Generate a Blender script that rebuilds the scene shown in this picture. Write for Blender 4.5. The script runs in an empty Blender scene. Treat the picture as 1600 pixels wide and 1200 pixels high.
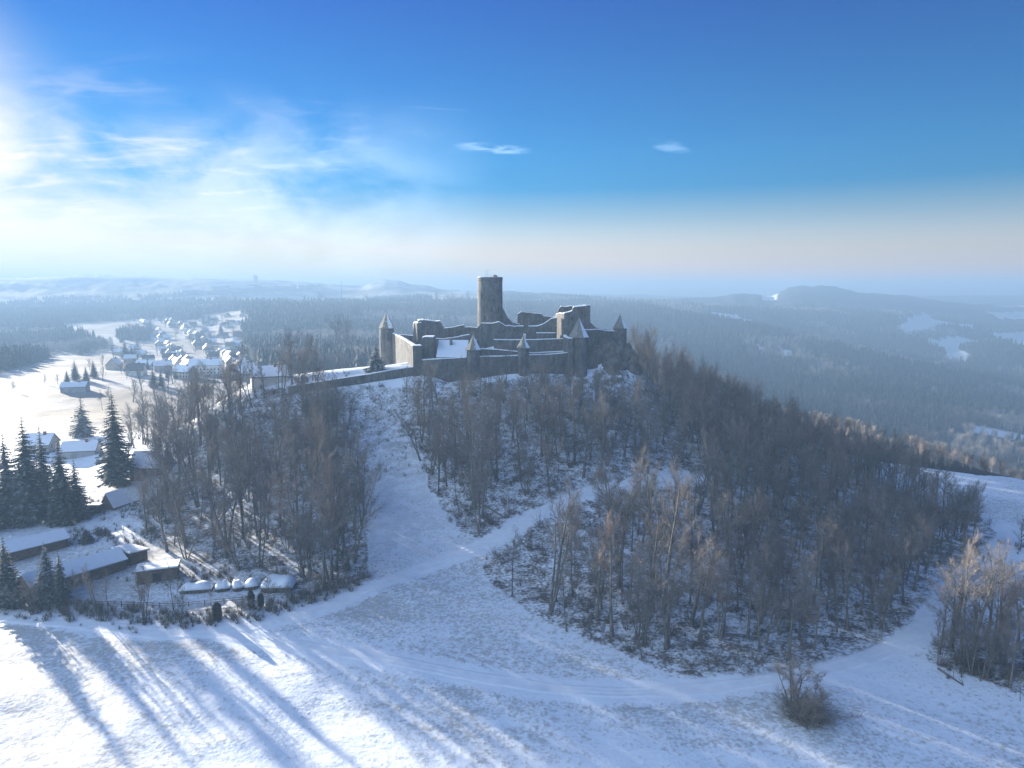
import bpy, math, random
import numpy as np
from mathutils import Vector, Matrix, Euler

sc = bpy.context.scene
COL = sc.collection
R = math.radians

# ------------------------------------------------------------------ camera
FPX = 1101.0                       # focal length in pixels of a 1600 px wide frame
PITCH = R(7.5)
cam_d = bpy.data.cameras.new('camera')
cam = bpy.data.objects.new('camera', cam_d)
COL.objects.link(cam)
cam_d.sensor_width = 36.0
cam_d.lens = 36.0 * FPX / 1600.0
cam_d.clip_start = 0.5
cam_d.clip_end = 60000.0
cam.location = (0, 0, 0)           # the drone: every height below is relative to it
cam.rotation_euler = (R(90) - PITCH, 0, 0)
sc.camera = cam

# ------------------------------------------------------------------ light
SUN_AZ = R(46)                     # left of the view axis
SUN_EL = R(9.5)
sun_dir = Vector((-math.sin(SUN_AZ) * math.cos(SUN_EL), math.cos(SUN_AZ) * math.cos(SUN_EL), math.sin(SUN_EL)))
sd = bpy.data.lights.new('sun', 'SUN')
sd.energy = 4.0
sd.angle = R(0.6)
sd.color = (1.0, 0.89, 0.74)
sun = bpy.data.objects.new('sun', sd)
COL.objects.link(sun)
sun.rotation_euler = (-sun_dir).to_track_quat('-Z', 'Y').to_euler()

world = bpy.data.worlds.new('World')
sc.world = world
world.use_nodes = True
wt = world.node_tree
wt.nodes.clear()


class NT:
    """tiny node-tree helper"""
    def __init__(self, tree):
        self.t = tree

    def n(self, kind, **kw):
        nd = self.t.nodes.new(kind)
        for k, v in kw.items():
            setattr(nd, k, v)
        return nd

    def put(self, sock, v):
        if v is None:
            return
        if isinstance(v, bpy.types.NodeSocket):
            self.t.links.new(v, sock)
        else:
            if isinstance(v, (tuple, list)) and len(v) == 3 and sock.type == 'RGBA':
                v = (*v, 1.0)
            sock.default_value = v

    def math(self, op, a, b=None, c=None, clamp=False):
        nd = self.n('ShaderNodeMath', operation=op, use_clamp=clamp)
        for i, v in enumerate((a, b, c)):
            self.put(nd.inputs[i], v)
        return nd.outputs[0]

    def vmath(self, op, a, b=None, scale=None):
        nd = self.n('ShaderNodeVectorMath', operation=op)
        self.put(nd.inputs[0], a)
        self.put(nd.inputs[1], b)
        if scale is not None:
            self.put(nd.inputs['Scale'], scale)
        return nd.outputs['Value'] if op in ('DOT_PRODUCT', 'LENGTH', 'DISTANCE') else nd.outputs[0]

    def mix(self, fac, a, b, blend='MIX'):
        nd = self.n('ShaderNodeMix', data_type='RGBA', blend_type=blend)
        self.put(nd.inputs[0], fac)
        self.put(nd.inputs[6], a)
        self.put(nd.inputs[7], b)
        return nd.outputs[2]

    def step(self, v, lo, hi, to0=0.0, to1=1.0):
        nd = self.n('ShaderNodeMapRange', interpolation_type='SMOOTHSTEP')
        self.put(nd.inputs['Value'], v)
        self.put(nd.inputs['From Min'], lo)
        self.put(nd.inputs['From Max'], hi)
        self.put(nd.inputs['To Min'], to0)
        self.put(nd.inputs['To Max'], to1)
        return nd.outputs[0]

    def noise(self, vec, scale, detail=4.0, rough=0.55, dist=0.0):
        nd = self.n('ShaderNodeTexNoise')
        self.put(nd.inputs['Vector'], vec)
        self.put(nd.inputs['Scale'], scale)
        self.put(nd.inputs['Detail'], detail)
        self.put(nd.inputs['Roughness'], rough)
        self.put(nd.inputs['Distortion'], dist)
        return nd.outputs[0]

    def mapping(self, vec, scale=(1, 1, 1), loc=(0, 0, 0), rot=(0, 0, 0)):
        nd = self.n('ShaderNodeMapping')
        self.put(nd.inputs['Vector'], vec)
        nd.inputs['Scale'].default_value = scale
        nd.inputs['Location'].default_value = loc
        nd.inputs['Rotation'].default_value = rot
        return nd.outputs[0]


w = NT(wt)
sky = w.n('ShaderNodeTexSky', sky_type='NISHITA')
sky.sun_disc = False
sky.sun_elevation = SUN_EL
sky.sun_rotation = -SUN_AZ
sky.altitude = 600
sky.air_density = 1.0
sky.dust_density = 0.0
sky.ozone_density = 4.0
hs = w.n('ShaderNodeHueSaturation')
hs.inputs['Saturation'].default_value = 1.4
hs.inputs['Value'].default_value = 1.0
tc = w.n('ShaderNodeTexCoord')
dirv = w.vmath('NORMALIZE', tc.outputs['Generated'])
sep = w.n('ShaderNodeSeparateXYZ')
wt.links.new(dirv, sep.inputs[0])
dz = sep.outputs['Z']
# clear winter air: deep blue overhead, paling to a rosy band at the horizon, the same all round
ramp = w.n('ShaderNodeValToRGB')
wt.links.new(dz, ramp.inputs[0])
els = ramp.color_ramp.elements
els[0].position = 0.0; els[0].color = (0.33, 0.18, 0.14, 1)
els[1].position = 1.0; els[1].color = (0.0, 0.065, 0.16, 1)
for p_, c_ in ((0.06, (0.31, 0.172, 0.13, 1)), (0.11, (0.185, 0.14, 0.128, 1)), (0.18, (0.035, 0.112, 0.15, 1)), (0.27, (0.0, 0.088, 0.15, 1)), (0.38, (0.0, 0.062, 0.15, 1))):
    e_ = els.new(p_); e_.color = c_
wt.links.new(w.mix(1.0, sky.outputs[0], ramp.outputs[0], 'MULTIPLY'), hs.inputs['Color'])
# cloud veil: noise on a plane high above, thickest in an added bank, mostly out of view, that lifts the shade
den = w.math('ADD', w.math('MAXIMUM', dz, 0.0), 0.16)
plane = w.vmath('DIVIDE', dirv, None)
comb = w.n('ShaderNodeCombineXYZ')
for i in range(3):
    wt.links.new(den, comb.inputs[i])
wt.links.new(comb.outputs[0], plane.node.inputs[1])
towards = w.vmath('DOT_PRODUCT', dirv, tuple(sun_dir))
bank = Vector((-math.sin(R(112)) * math.cos(R(6)), math.cos(R(112)) * math.cos(R(6)), math.sin(R(6))))   # centre of the added cloud bank, left and behind, brightening the shade
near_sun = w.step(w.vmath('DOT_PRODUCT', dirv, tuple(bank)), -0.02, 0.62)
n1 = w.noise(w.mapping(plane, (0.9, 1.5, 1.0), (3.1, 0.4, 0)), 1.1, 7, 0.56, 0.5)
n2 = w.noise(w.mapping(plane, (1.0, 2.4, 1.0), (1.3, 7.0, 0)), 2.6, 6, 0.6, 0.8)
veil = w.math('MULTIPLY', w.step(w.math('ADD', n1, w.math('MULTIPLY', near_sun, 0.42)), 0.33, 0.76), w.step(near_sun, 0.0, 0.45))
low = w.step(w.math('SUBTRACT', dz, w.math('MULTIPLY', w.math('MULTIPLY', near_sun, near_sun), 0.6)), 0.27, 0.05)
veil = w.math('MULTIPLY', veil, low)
puff = w.math('MULTIPLY', w.step(n2, 0.50, 0.72), w.math('MULTIPLY', w.step(towards, 0.78, 0.95), w.step(dz, 0.30, 0.16)))
n4 = w.noise(w.mapping(dirv, (7.0, 7.0, 13.0), (2.2, 0.7, 0.3)), 1.0, 7, 0.58, 0.35)
bulk = w.math('MULTIPLY', w.step(n4, 0.30, 0.64), w.math('MULTIPLY', w.step(towards, 0.70, 0.96), w.step(dz, 0.27, 0.13)))
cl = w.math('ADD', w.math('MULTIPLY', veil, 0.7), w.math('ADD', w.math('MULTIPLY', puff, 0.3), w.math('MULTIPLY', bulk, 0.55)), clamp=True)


n3 = w.noise(w.mapping(dirv, (14.0, 14.0, 70.0)), 1.6, 5, 0.6, 0.6)


def wisp(az_deg, el_deg, wid, hei, tilt):
    """one small cirrus streak at a bearing and height in the sky"""
    a, e = R(az_deg), R(el_deg)
    c = Vector((math.sin(a) * math.cos(e), math.cos(a) * math.cos(e), math.sin(e)))
    rt = Vector((math.cos(a), -math.sin(a), 0))
    up = rt.cross(c)
    r2 = rt * math.cos(tilt) + up * math.sin(tilt)
    u2 = up * math.cos(tilt) - rt * math.sin(tilt)
    ux = w.math('DIVIDE', w.vmath('DOT_PRODUCT', dirv, tuple(r2)), wid)
    rel = w.vmath('SUBTRACT', dirv, tuple(c))
    uy = w.math('DIVIDE', w.math('ADD', w.vmath('DOT_PRODUCT', rel, tuple(u2)),
                                 w.math('MULTIPLY', w.math('SUBTRACT', n2, 0.5), hei * 1.8)), hei)
    rr = w.math('ADD', w.math('MULTIPLY', ux, ux), w.math('MULTIPLY', uy, uy))
    return w.math('MULTIPLY', w.step(rr, 1.0, 0.0), w.step(n3, 0.36, 0.66))


for a, e, wi, he, ti, k in ((-1.4, 11.0, 0.060, 0.0075, -0.05, 0.20), (12.2, 10.9, 0.036, 0.008, -0.25, 0.09),
                            (-7.2, 12.0, 0.015, 0.004, -0.2, 0.12), (-17, 13.8, 0.10, 0.003, 0.03, 0.07),
                            (-6.2, 13.8, 0.055, 0.002, -0.04, 0.06), (-26.5, 10.2, 0.08, 0.006, -0.1, 0.25)):
    cl = w.math('ADD', cl, w.math('MULTIPLY', wisp(a, e, wi, he, ti), k), clamp=True)
glow = w.math('POWER', w.math('MAXIMUM', towards, 0.0), 14.0)
cloud_col = w.mix(w.step(towards, 0.6, 0.98), (2.2, 2.8, 3.5), (1.25, 1.15, 1.02))  # the added bank, away from the sun, is made brighter as fill light
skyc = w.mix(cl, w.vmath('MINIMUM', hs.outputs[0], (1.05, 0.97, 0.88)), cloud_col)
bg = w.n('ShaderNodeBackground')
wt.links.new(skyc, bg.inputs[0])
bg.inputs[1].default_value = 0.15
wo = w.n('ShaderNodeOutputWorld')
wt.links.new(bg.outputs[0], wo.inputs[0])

vs = sc.view_settings
vs.view_transform = 'Standard'
vs.look = 'None'
vs.gamma = 1.0
vs.exposure = 2.78
sc.cycles.max_bounces = 6
sc.cycles.diffuse_bounces = 3
sc.cycles.glossy_bounces = 2
sc.cycles.transparent_max_bounces = 6
sc.cycles.volume_bounces = 1
sc.cycles.use_denoising = True

# ------------------------------------------------------------------ helpers: pixels, noise, terrain
CP, SP = math.cos(PITCH), math.sin(PITCH)


def ray(u, v):
    xr, yr = (u - 800.0) / FPX, (600.0 - v) / FPX
    return np.array((xr, CP + yr * SP, -SP + yr * CP))


def at(u, v, Y):
    """the point at forward distance Y seen at (u, v)"""
    d = ray(u, v)
    return d * (Y / d[1])


def proj(x, y, z):
    """photo pixel of a world point (arrays welcome)"""
    zc = y * CP - z * SP
    yc = y * SP + z * CP
    zc = np.where(zc < 1e-3, 1e-3, zc)
    return 800 + FPX * x / zc, 600 - FPX * yc / zc


def S(a, b, x):
    t = np.clip((np.asarray(x, float) - a) / (b - a), 0, 1)
    return t * t * (3 - 2 * t)


def _hash(ix, iy, seed):
    h = (ix.astype(np.int64) * 374761393 + iy.astype(np.int64) * 668265263 + seed * 1442695041) & 0xffffffff
    h = ((h ^ (h >> 13)) * 1274126177) & 0xffffffff
    return ((h ^ (h >> 16)) & 0xffff) / 65535.0


def vnoise(x, y, seed=0):
    x = np.asarray(x, float); y = np.asarray(y, float)
    ix, iy = np.floor(x), np.floor(y)
    fx, fy = x - ix, y - iy
    fx = fx * fx * (3 - 2 * fx); fy = fy * fy * (3 - 2 * fy)
    a = _hash(ix, iy, seed); b = _hash(ix + 1, iy, seed)
    c = _hash(ix, iy + 1, seed); d = _hash(ix + 1, iy + 1, seed)
    return (a * (1 - fx) + b * fx) * (1 - fy) + (c * (1 - fx) + d * fx) * fy - 0.5


def fbm(x, y, scale, octv=4, seed=0):
    r = 0; amp = 1.0
    for o in range(octv):
        r = r + amp * vnoise(np.asarray(x) / scale + 17.3 * o, np.asarray(y) / scale - 9.1 * o, seed + o)
        scale *= 0.5; amp *= 0.5
    return r


HC = np.array((3.0, 287.0))        # centre of the castle hill
PR_R = [0, 12, 16, 23, 29, 37, 46, 60, 80, 100, 118, 135, 150, 175]
PR_Z = [-16.5, -17.5, -20, -23, -26.3, -30.2, -33.5, -38, -44.5, -50.5, -55, -58.3, -60, -60.5]

# far crests: photo u, photo v of the bare ground line, distance; widths of the front and back slope
RIDGES = [
    # wooded slope behind the castle
    ([330, 390, 450, 560, 700, 800, 900], [500, 482, 478, 479, 481, 482, 490], [1900] * 7, 800, 700),
    # spruce ridge falling to the right
    ([780, 900, 1000, 1100, 1200, 1300, 1400, 1500, 1600, 1800], [492, 488, 486, 497, 518, 540, 566, 596, 630, 690],
     [1900, 1900, 1850, 1750, 1620, 1500, 1380, 1240, 1100, 900], 600, 330),
    ([900, 1000, 1100, 1250, 1400, 1500, 1600, 1800], [478, 480, 486, 492, 500, 508, 520, 535], [2350] * 8, 450, 400),
    ([1250, 1350, 1450, 1520, 1600, 1800], [575, 570, 562, 545, 538, 530], [1800] * 6, 200, 400),
    # line with tree tips right of the keep
    ([680, 780, 850, 950, 1020, 1080, 1200], [464, 461, 463, 467, 471, 478, 490], [2600] * 7, 450, 500),
    # table hill
    ([980, 1050, 1110, 1150, 1185, 1205, 1230, 1250, 1285, 1310, 1350, 1420, 1480, 1560, 1700],
     [471, 464, 463, 458, 460, 463, 452, 449, 449, 453, 461, 464, 472, 476, 480], [3100] * 15, 600, 600),
    # low plateau left with snowfields
    ([-100, 200, 330, 420, 500, 600, 700, 800], [470, 462, 455, 462, 466, 468, 466, 470], [2700] * 8, 900, 500),
    # dome hill left of the keep
    ([480, 560, 580, 600, 625, 640, 665, 700, 760], [462, 450, 440, 436, 438, 445, 447, 458, 466], [3050] * 9, 300, 400),
    # last hills, left and right
    ([-300, -50, 60, 120, 200, 330, 450, 560, 700, 900], [436, 438, 433, 430, 432, 436, 440, 448, 456, 463], [3000] * 10, 250, 700),
    ([700, 900, 1100, 1300, 1450, 1550, 1700, 1900], [458, 463, 466, 466, 465, 466, 462, 460], [4600] * 8, 800, 900),
]
_RP = []
for us, vs_, ys, wf, wb in RIDGES:
    pts = np.array([at(u, v, Y) for u, v, Y in zip(us, vs_, ys)])
    _RP.append((pts[:, 0] / pts[:, 1], pts[:, 1], pts[:, 2], wf, wb))


def H(x, y):
    """height of the ground below the camera"""
    x = np.asarray(x, float); y = np.asarray(y, float)
    ys = np.maximum(y, 60.0)
    b = np.clip(x / ys, -3, 3)
    left = -60.5 - 2 * S(180, 340, y) - 25 * S(470, 1050, y) + 10 * S(2000, 3000, y)
    s = 0.85 * x + 0.5 * y + 0.6 * np.maximum(0, y - 238) * S(60, 110, x)
    right = -60.5 - 2.5 * S(120, 200, s) - 75 * S(250, 540, s) - 26 * S(247, 296, s) - 50 * S(560, 900, s) + 120 * S(1900, 3200, y)
    k = S(-0.32, 0.12, b)
    base = left * (1 - k) + right * k
    dx, dy = x - HC[0], y - HC[1]
    rho = np.sqrt((dx / np.where(dx > 0, 0.93, 1.16)) ** 2 + dy ** 2)
    ang = np.arctan2(dy, dx)
    rho = rho * (1 + 0.035 * np.sin(3 * ang + 1.0) * S(40, 90, rho)) * (1 + 0.6 * S(15, 70, dy) * (dx > 0))
    prof = np.interp(rho, PR_R, PR_Z)
    # the snowy spur left of the castle
    t = np.clip((-35 - x) / 50.0, 0, 1)
    spz = -26.3 - 4.5 * t
    d2 = np.hypot(np.maximum(0, np.maximum(-85 - x, x + 35)), (y - (262 - 6 * t)))
    spur = (spz + 61) * np.exp(-(d2 / np.where(y < 258, 38.0, 24.0)) ** 2) - 61
    # rock under the castle's right corner
    crag = 11.5 * np.exp(-(((x - 40) / 14) ** 2 + ((y - 274) / 15) ** 2))
    top = np.maximum(np.maximum(prof + crag, spur), -60.5)
    hill = top + 60.5
    fall = S(150, 260, np.hypot(dx, dy))
    z = base * fall + (-60.5) * (1 - fall)
    near_right = -2.5 * S(120, 200, s) * (1 - fall) * k
    z = z + hill * (1 - fall) + near_right
    for rb, ry, rz, wf, wb in _RP:
        Y0 = np.interp(b, rb, ry); zc = np.interp(b, rb, rz)
        edge = S(rb[0] - 0.08, rb[0], b) * (1 - S(rb[-1], rb[-1] + 0.08, b))
        d = y - Y0
        p = np.exp(-np.where(d < 0, d / wf, d / wb) ** 2) * edge * S(250, 700, y)
        z = np.maximum(z, z + (zc - z) * p)
    far = S(500, 2500, y)
    z = z + far * fbm(x, y, 700, 4, 5) * 26 + (1 - far) * fbm(x, y, 60, 3, 2) * 1.6 + fbm(x, y, 9, 3, 8) * 0.28 * (1 - S(300, 700, y))
    return z


_T = np.concatenate([np.arange(60, 420, 0.5), np.geomspace(420, 8000, 900)])


def ground(u, v):
    """where the ray through a photo pixel meets the ground"""
    d = ray(u, v)
    p = d[None, :] / d[1] * _T[:, None]
    under = p[:, 2] < H(p[:, 0], p[:, 1])
    i = int(np.argmax(under)) if under.any() else len(_T) - 1
    lo, hi = _T[max(i - 1, 0)], _T[i]
    for _ in range(18):
        m = (lo + hi) / 2
        q = d / d[1] * m
        if q[2] < H(q[0], q[1]):
            hi = m
        else:
            lo = m
    q = d / d[1] * hi
    return Vector((q[0], q[1], float(H(q[0], q[1]))))


def hz(x, y):
    return float(H(x, y))


def inpoly(u, v, poly):
    u = np.asarray(u); v = np.asarray(v)
    r = np.zeros(u.shape, bool)
    n = len(poly)
    for i in range(n):
        x0, y0 = poly[i]; x1, y1 = poly[(i + 1) % n]
        c = ((y0 > v) != (y1 > v)) & (u < (x1 - x0) * (v - y0) / ((y1 - y0) if y1 != y0 else 1e-9) + x0)
        r ^= c
    return r


def seg_dist(x, y, pts):
    d = np.full(np.shape(x), 1e9)
    for a, b in zip(pts[:-1], pts[1:]):
        ax, ay = a[0], a[1]; bx, by = b[0] - ax, b[1] - ay
        L = bx * bx + by * by + 1e-9
        t = np.clip(((x - ax) * bx + (y - ay) * by) / L, 0, 1)
        d = np.minimum(d, np.hypot(x - ax - t * bx, y - ay - t * by))
    return d


# ------------------------------------------------------------------ materials
MATS = {}


def material(name):
    m = bpy.data.materials.new(name)
    m.use_nodes = True
    t = NT(m.node_tree)
    m.node_tree.nodes.clear()
    out = t.n('ShaderNodeOutputMaterial')
    bs = t.n('ShaderNodeBsdfPrincipled')
    m.node_tree.links.new(bs.outputs[0], out.inputs[0])
    bs.inputs['Roughness'].default_value = 0.85
    bs.inputs['Specular IOR Level'].default_value = 0.2
    MATS[name] = m
    return m, t, bs


def bump(t, bs, h, strength, dist):
    b = t.n('ShaderNodeBump')
    b.inputs['Strength'].default_value = strength
    b.inputs['Distance'].default_value = dist
    t.put(b.inputs['Height'], h)
    t.t.links.new(b.outputs[0], bs.inputs['Normal'])


def coords(t, kind='Object'):
    return t.n('ShaderNodeTexCoord').outputs[kind]


def geo_pos(t):
    return t.n('ShaderNodeNewGeometry').outputs['Position']


SNOW = (0.80, 0.872, 0.945)


def make_ground_mat():
    m, t, bs = material('snowy_ground')
    p = geo_pos(t)
    at_ = t.n('ShaderNodeAttribute', attribute_name='cover')
    s3 = t.n('ShaderNodeSeparateColor')
    t.put(s3.inputs[0], at_.outputs['Color'])
    floor_, smooth_, wood_ = s3.outputs[0], s3.outputs[1], s3.outputs[2]
    fine = t.noise(p, 1.7, 5, 0.62)
    tuft = t.noise(t.mapping(p, (1.0, 1.0, 1.0), (40, 9, 0)), 0.75, 4, 0.6)
    big = t.noise(p, 0.028, 4, 0.55)
    row = t.noise(t.mapping(p, (0.06, 0.8, 0.2), rot=(0, 0, 0.5)), 0.5, 3, 0.5)
    amt = t.math('ADD', t.math('MULTIPLY', fine, 0.65), t.math('MULTIPLY', tuft, 0.45))
    amt = t.math('ADD', amt, t.math('MULTIPLY', t.math('SUBTRACT', big, 0.5), 0.75))
    amt = t.math('ADD', amt, t.math('MULTIPLY', t.math('SUBTRACT', row, 0.5), 0.10))
    amt = t.math('SUBTRACT', amt, t.math('MULTIPLY', smooth_, 0.22))
    gr = t.math('MULTIPLY', t.step(amt, 0.49, 0.72), 0.55)
    grass = t.mix(t.noise(p, 0.6, 2), (0.16, 0.15, 0.10), (0.24, 0.20, 0.14))
    c = t.mix(gr, SNOW, grass)
    stub = t.math('MULTIPLY', t.math('MULTIPLY', t.math('MAXIMUM', t.math('MULTIPLY', smooth_, -1.0), 0.0), 2.75), t.step(t.noise(p, 0.008, 4, 0.55), 0.35, 0.65, 0.35, 1.0))
    c = t.mix(stub, c, (0.17, 0.15, 0.12))
    # leaf litter and brush stubble under the trees
    lit = t.math('ADD', t.math('MULTIPLY', fine, 0.5), t.math('MULTIPLY', t.noise(p, 0.33, 5, 0.62), 0.6))
    litm = t.math('MULTIPLY', t.step(lit, 0.44, 0.66), floor_)
    litter = t.mix(fine, (0.07, 0.06, 0.052), (0.16, 0.135, 0.115))
    c = t.mix(litm, c, litter)
    far = t.mix(t.noise(p, 0.05, 4), (0.030, 0.034, 0.032), (0.07, 0.072, 0.07))
    c = t.mix(wood_, c, far)
    t.put(bs.inputs['Base Color'], c)
    bs.inputs['Roughness'].default_value = 0.75
    bump(t, bs, t.math('ADD', t.math('ADD', t.math('MULTIPLY', fine, 0.5), tuft), t.math('MULTIPLY', t.noise(t.mapping(p, (0.5, 1.0, 1.0), rot=(0, 0, 0.7)), 0.16, 4, 0.5), 3.0)), 0.42, 0.25)


make_ground_mat()


def simple(name, c0, c1, scale=2.0, rough=0.85, bmp=0.0, rnd=0.0, detail=4, obj=True):
    m, t, bs = material(name)
    p = coords(t) if obj else geo_pos(t)
    n = t.noise(p, scale, detail, 0.6)
    c = t.mix(t.step(n, 0.32, 0.68), c0, c1)
    if rnd:
        oi = t.n('ShaderNodeObjectInfo').outputs['Random']
        h = t.n('ShaderNodeHueSaturation')
        t.put(h.inputs['Color'], c)
        t.put(h.inputs['Value'], t.math('ADD', 1.0 - rnd, t.math('MULTIPLY', oi, 2 * rnd)))
        c = h.outputs[0]
    t.put(bs.inputs['Base Color'], c)
    bs.inputs['Roughness'].default_value = rough
    if bmp:
        bump(t, bs, n, 0.5, bmp)
    return m


simple('bark', (0.085, 0.075, 0.066), (0.19, 0.175, 0.155), 1.5, 0.9, 0.03, 0.2)
simple('dead_wood', (0.28, 0.25, 0.21), (0.42, 0.39, 0.34), 2.0, 0.9)
def frosted_needles():
    m, t, bs = material('needles')
    p = coords(t)
    oi = t.n('ShaderNodeObjectInfo').outputs['Random']
    c = t.mix(t.step(t.noise(p, 1.2, 4), 0.32, 0.68), (0.026, 0.040, 0.030), (0.070, 0.088, 0.062))
    g = t.n('ShaderNodeNewGeometry')
    up = t.math('ABSOLUTE', t.vmath('DOT_PRODUCT', g.outputs['True Normal'], (0, 0, 1)))
    k = t.math('MULTIPLY', t.step(up, 0.55, 0.9), t.step(t.math('ADD', t.noise(p, 0.8, 4, 0.6), t.math('MULTIPLY', oi, 0.1)), 0.52, 0.70))
    t.put(bs.inputs['Base Color'], t.mix(t.math('MULTIPLY', k, 0.55), c, (0.62, 0.66, 0.70)))


frosted_needles()
simple('far_needles', (0.022, 0.032, 0.026), (0.055, 0.066, 0.055), 0.4, 0.85, 0, 0.3)
simple('far_needles_dark', (0.014, 0.022, 0.020), (0.034, 0.044, 0.038), 0.4, 0.85, 0, 0.3)
simple('brushwood', (0.09, 0.078, 0.066), (0.17, 0.15, 0.13), 2.0, 0.9, 0, 0.25)
simple('snow', (0.79, 0.855, 0.92), (0.84, 0.89, 0.94), 1.2, 0.7, 0.06)
simple('path_snow', (0.76, 0.82, 0.89), (0.85, 0.905, 0.95), 0.5, 0.7, 0.08, obj=False)
simple('timber', (0.07, 0.05, 0.036), (0.14, 0.10, 0.07), 1.5, 0.85)
simple('slate', (0.10, 0.105, 0.10), (0.17, 0.17, 0.155), 2.5, 0.6)
simple('metal', (0.10, 0.10, 0.10), (0.16, 0.16, 0.16), 3.0, 0.5)
simple('glass_dark', (0.02, 0.025, 0.03), (0.035, 0.04, 0.045), 1.0, 0.2)
simple('render_white', (0.55, 0.54, 0.50), (0.68, 0.66, 0.62), 0.4, 0.9, 0, 0.12)
simple('render_cream', (0.42, 0.36, 0.27), (0.52, 0.46, 0.36), 0.4, 0.9, 0, 0.15)
simple('render_grey', (0.25, 0.25, 0.25), (0.36, 0.35, 0.34), 0.4, 0.9, 0, 0.2)
simple('chimney_brick', (0.16, 0.08, 0.06), (0.24, 0.13, 0.10), 4.0, 0.9)
simple('rock', (0.07, 0.065, 0.06), (0.17, 0.16, 0.145), 0.35, 0.95, 0.5)
simple('tarp', (0.05, 0.07, 0.06), (0.10, 0.12, 0.10), 1.0, 0.6)
simple('dark_cloth', (0.02, 0.022, 0.03), (0.04, 0.04, 0.05), 4, 0.9)
simple('skin', (0.45, 0.30, 0.23), (0.5, 0.34, 0.27), 4, 0.6)
simple('red_paint', (0.50, 0.06, 0.05), (0.60, 0.09, 0.07), 2, 0.5)


def make_twig_mat():
    m, t, bs = material('twigs')
    oi = t.n('ShaderNodeObjectInfo')
    r = oi.outputs['Random']
    n = t.noise(coords(t), 0.5, 3)
    a = t.mix(t.step(r, 0.15, 0.85), (0.125, 0.12, 0.118), (0.19, 0.162, 0.142))
    a = t.mix(t.step(r, 0.86, 0.97), a, (0.23, 0.175, 0.14))
    a = t.mix(t.math('MULTIPLY', t.step(n, 0.45, 0.7), 0.5), a, (0.30, 0.295, 0.29))
    t.put(bs.inputs['Base Color'], a)
    bs.inputs['Roughness'].default_value = 0.9


make_twig_mat()


def make_frost_mat():
    m, t, bs = material('frosted_twigs')
    n = t.noise(coords(t), 0.7, 3)
    t.put(bs.inputs['Base Color'], t.mix(n, (0.24, 0.20, 0.17), (0.48, 0.44, 0.40)))


make_frost_mat()


def make_stone():
    m, t, bs = material('stone')
    p = coords(t)
    v = t.n('ShaderNodeTexVoronoi', feature='DISTANCE_TO_EDGE')
    t.put(v.inputs['Vector'], t.mapping(p, (1.0, 1.0, 1.9)))
    v.inputs['Scale'].default_value = 1.5
    v2 = t.n('ShaderNodeTexVoronoi')
    t.put(v2.inputs['Vector'], t.mapping(p, (1.0, 1.0, 1.9)))
    v2.inputs['Scale'].default_value = 1.5
    n = t.noise(p, 0.28, 5, 0.6)
    f = t.noise(p, 3.0, 4, 0.6)
    c = t.mix(t.step(n, 0.3, 0.7), (0.095, 0.097, 0.10), (0.185, 0.182, 0.174))
    h = t.n('ShaderNodeHueSaturation')
    t.put(h.inputs['Color'], c)
    s = t.n('ShaderNodeSeparateColor')
    t.put(s.inputs[0], v2.outputs['Color'])
    stain = t.noise(t.mapping(p, (1.0, 1.0, 0.22)), 0.9, 4, 0.6)
    t.put(h.inputs['Value'], t.math('MULTIPLY', t.math('ADD', 0.62, t.math('MULTIPLY', t.math('ADD', s.outputs[0], f), 0.34)), t.step(stain, 0.28, 0.66, 0.48, 1.15)))
    joint = t.step(v.outputs['Distance'], 0.0, 0.09)
    c = t.mix(joint, (0.08, 0.075, 0.068), h.outputs[0])
    # frost lodged on the weathered courses
    c = t.mix(t.math('MULTIPLY', t.step(t.noise(p, 0.9, 5, 0.65), 0.62, 0.78), 0.25), c, (0.55, 0.57, 0.60))
    t.put(bs.inputs['Base Color'], c)
    bs.inputs['Roughness'].default_value = 0.92
    bump(t, bs, t.math('ADD', joint, t.math('MULTIPLY', f, 0.8)), 0.7, 0.12)


make_stone()


def make_snowroof():
    """slate with the snow still lying on the shaded side"""
    m, t, bs = material('snowy_slate')
    g = t.n('ShaderNodeNewGeometry')
    side = t.vmath('DOT_PRODUCT', g.outputs['True Normal'], (0.62, -0.60, 0.5))
    n = t.noise(coords(t), 0.9, 5, 0.6)
    mask = t.step(t.math('ADD', side, t.math('MULTIPLY', t.math('SUBTRACT', n, 0.5), 0.75)), 0.80, 0.95)
    sl = t.mix(t.noise(coords(t), 4, 3), (0.13, 0.13, 0.115), (0.22, 0.215, 0.185))
    t.put(bs.inputs['Base Color'], t.mix(mask, sl, SNOW))
    bs.inputs['Roughness'].default_value = 0.7


make_snowroof()


# ------------------------------------------------------------------ objects: naming helpers
def tag(o, label=None, cat=None, group=None, kind=None):
    if label:
        o['label'] = label
    if cat:
        o['category'] = cat
    if group:
        o['group'] = group
    if kind:
        o['kind'] = kind
    return o


def thing(name, loc, label, cat, group=None, rz=0.0):
    o = bpy.data.objects.new(name, None)
    COL.objects.link(o)
    o.location = loc
    o.rotation_euler = (0, 0, rz)
    o.empty_display_size = 0.5
    return tag(o, label, cat, group)


def mesh_obj(name, me, mat, parent=None, link=True):
    o = bpy.data.objects.new(name, me)
    if mat and not me.materials:
        me.materials.append(MATS[mat])
    if link:
        COL.objects.link(o)
    if parent is not None:
        o.parent = parent
    return o


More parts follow.
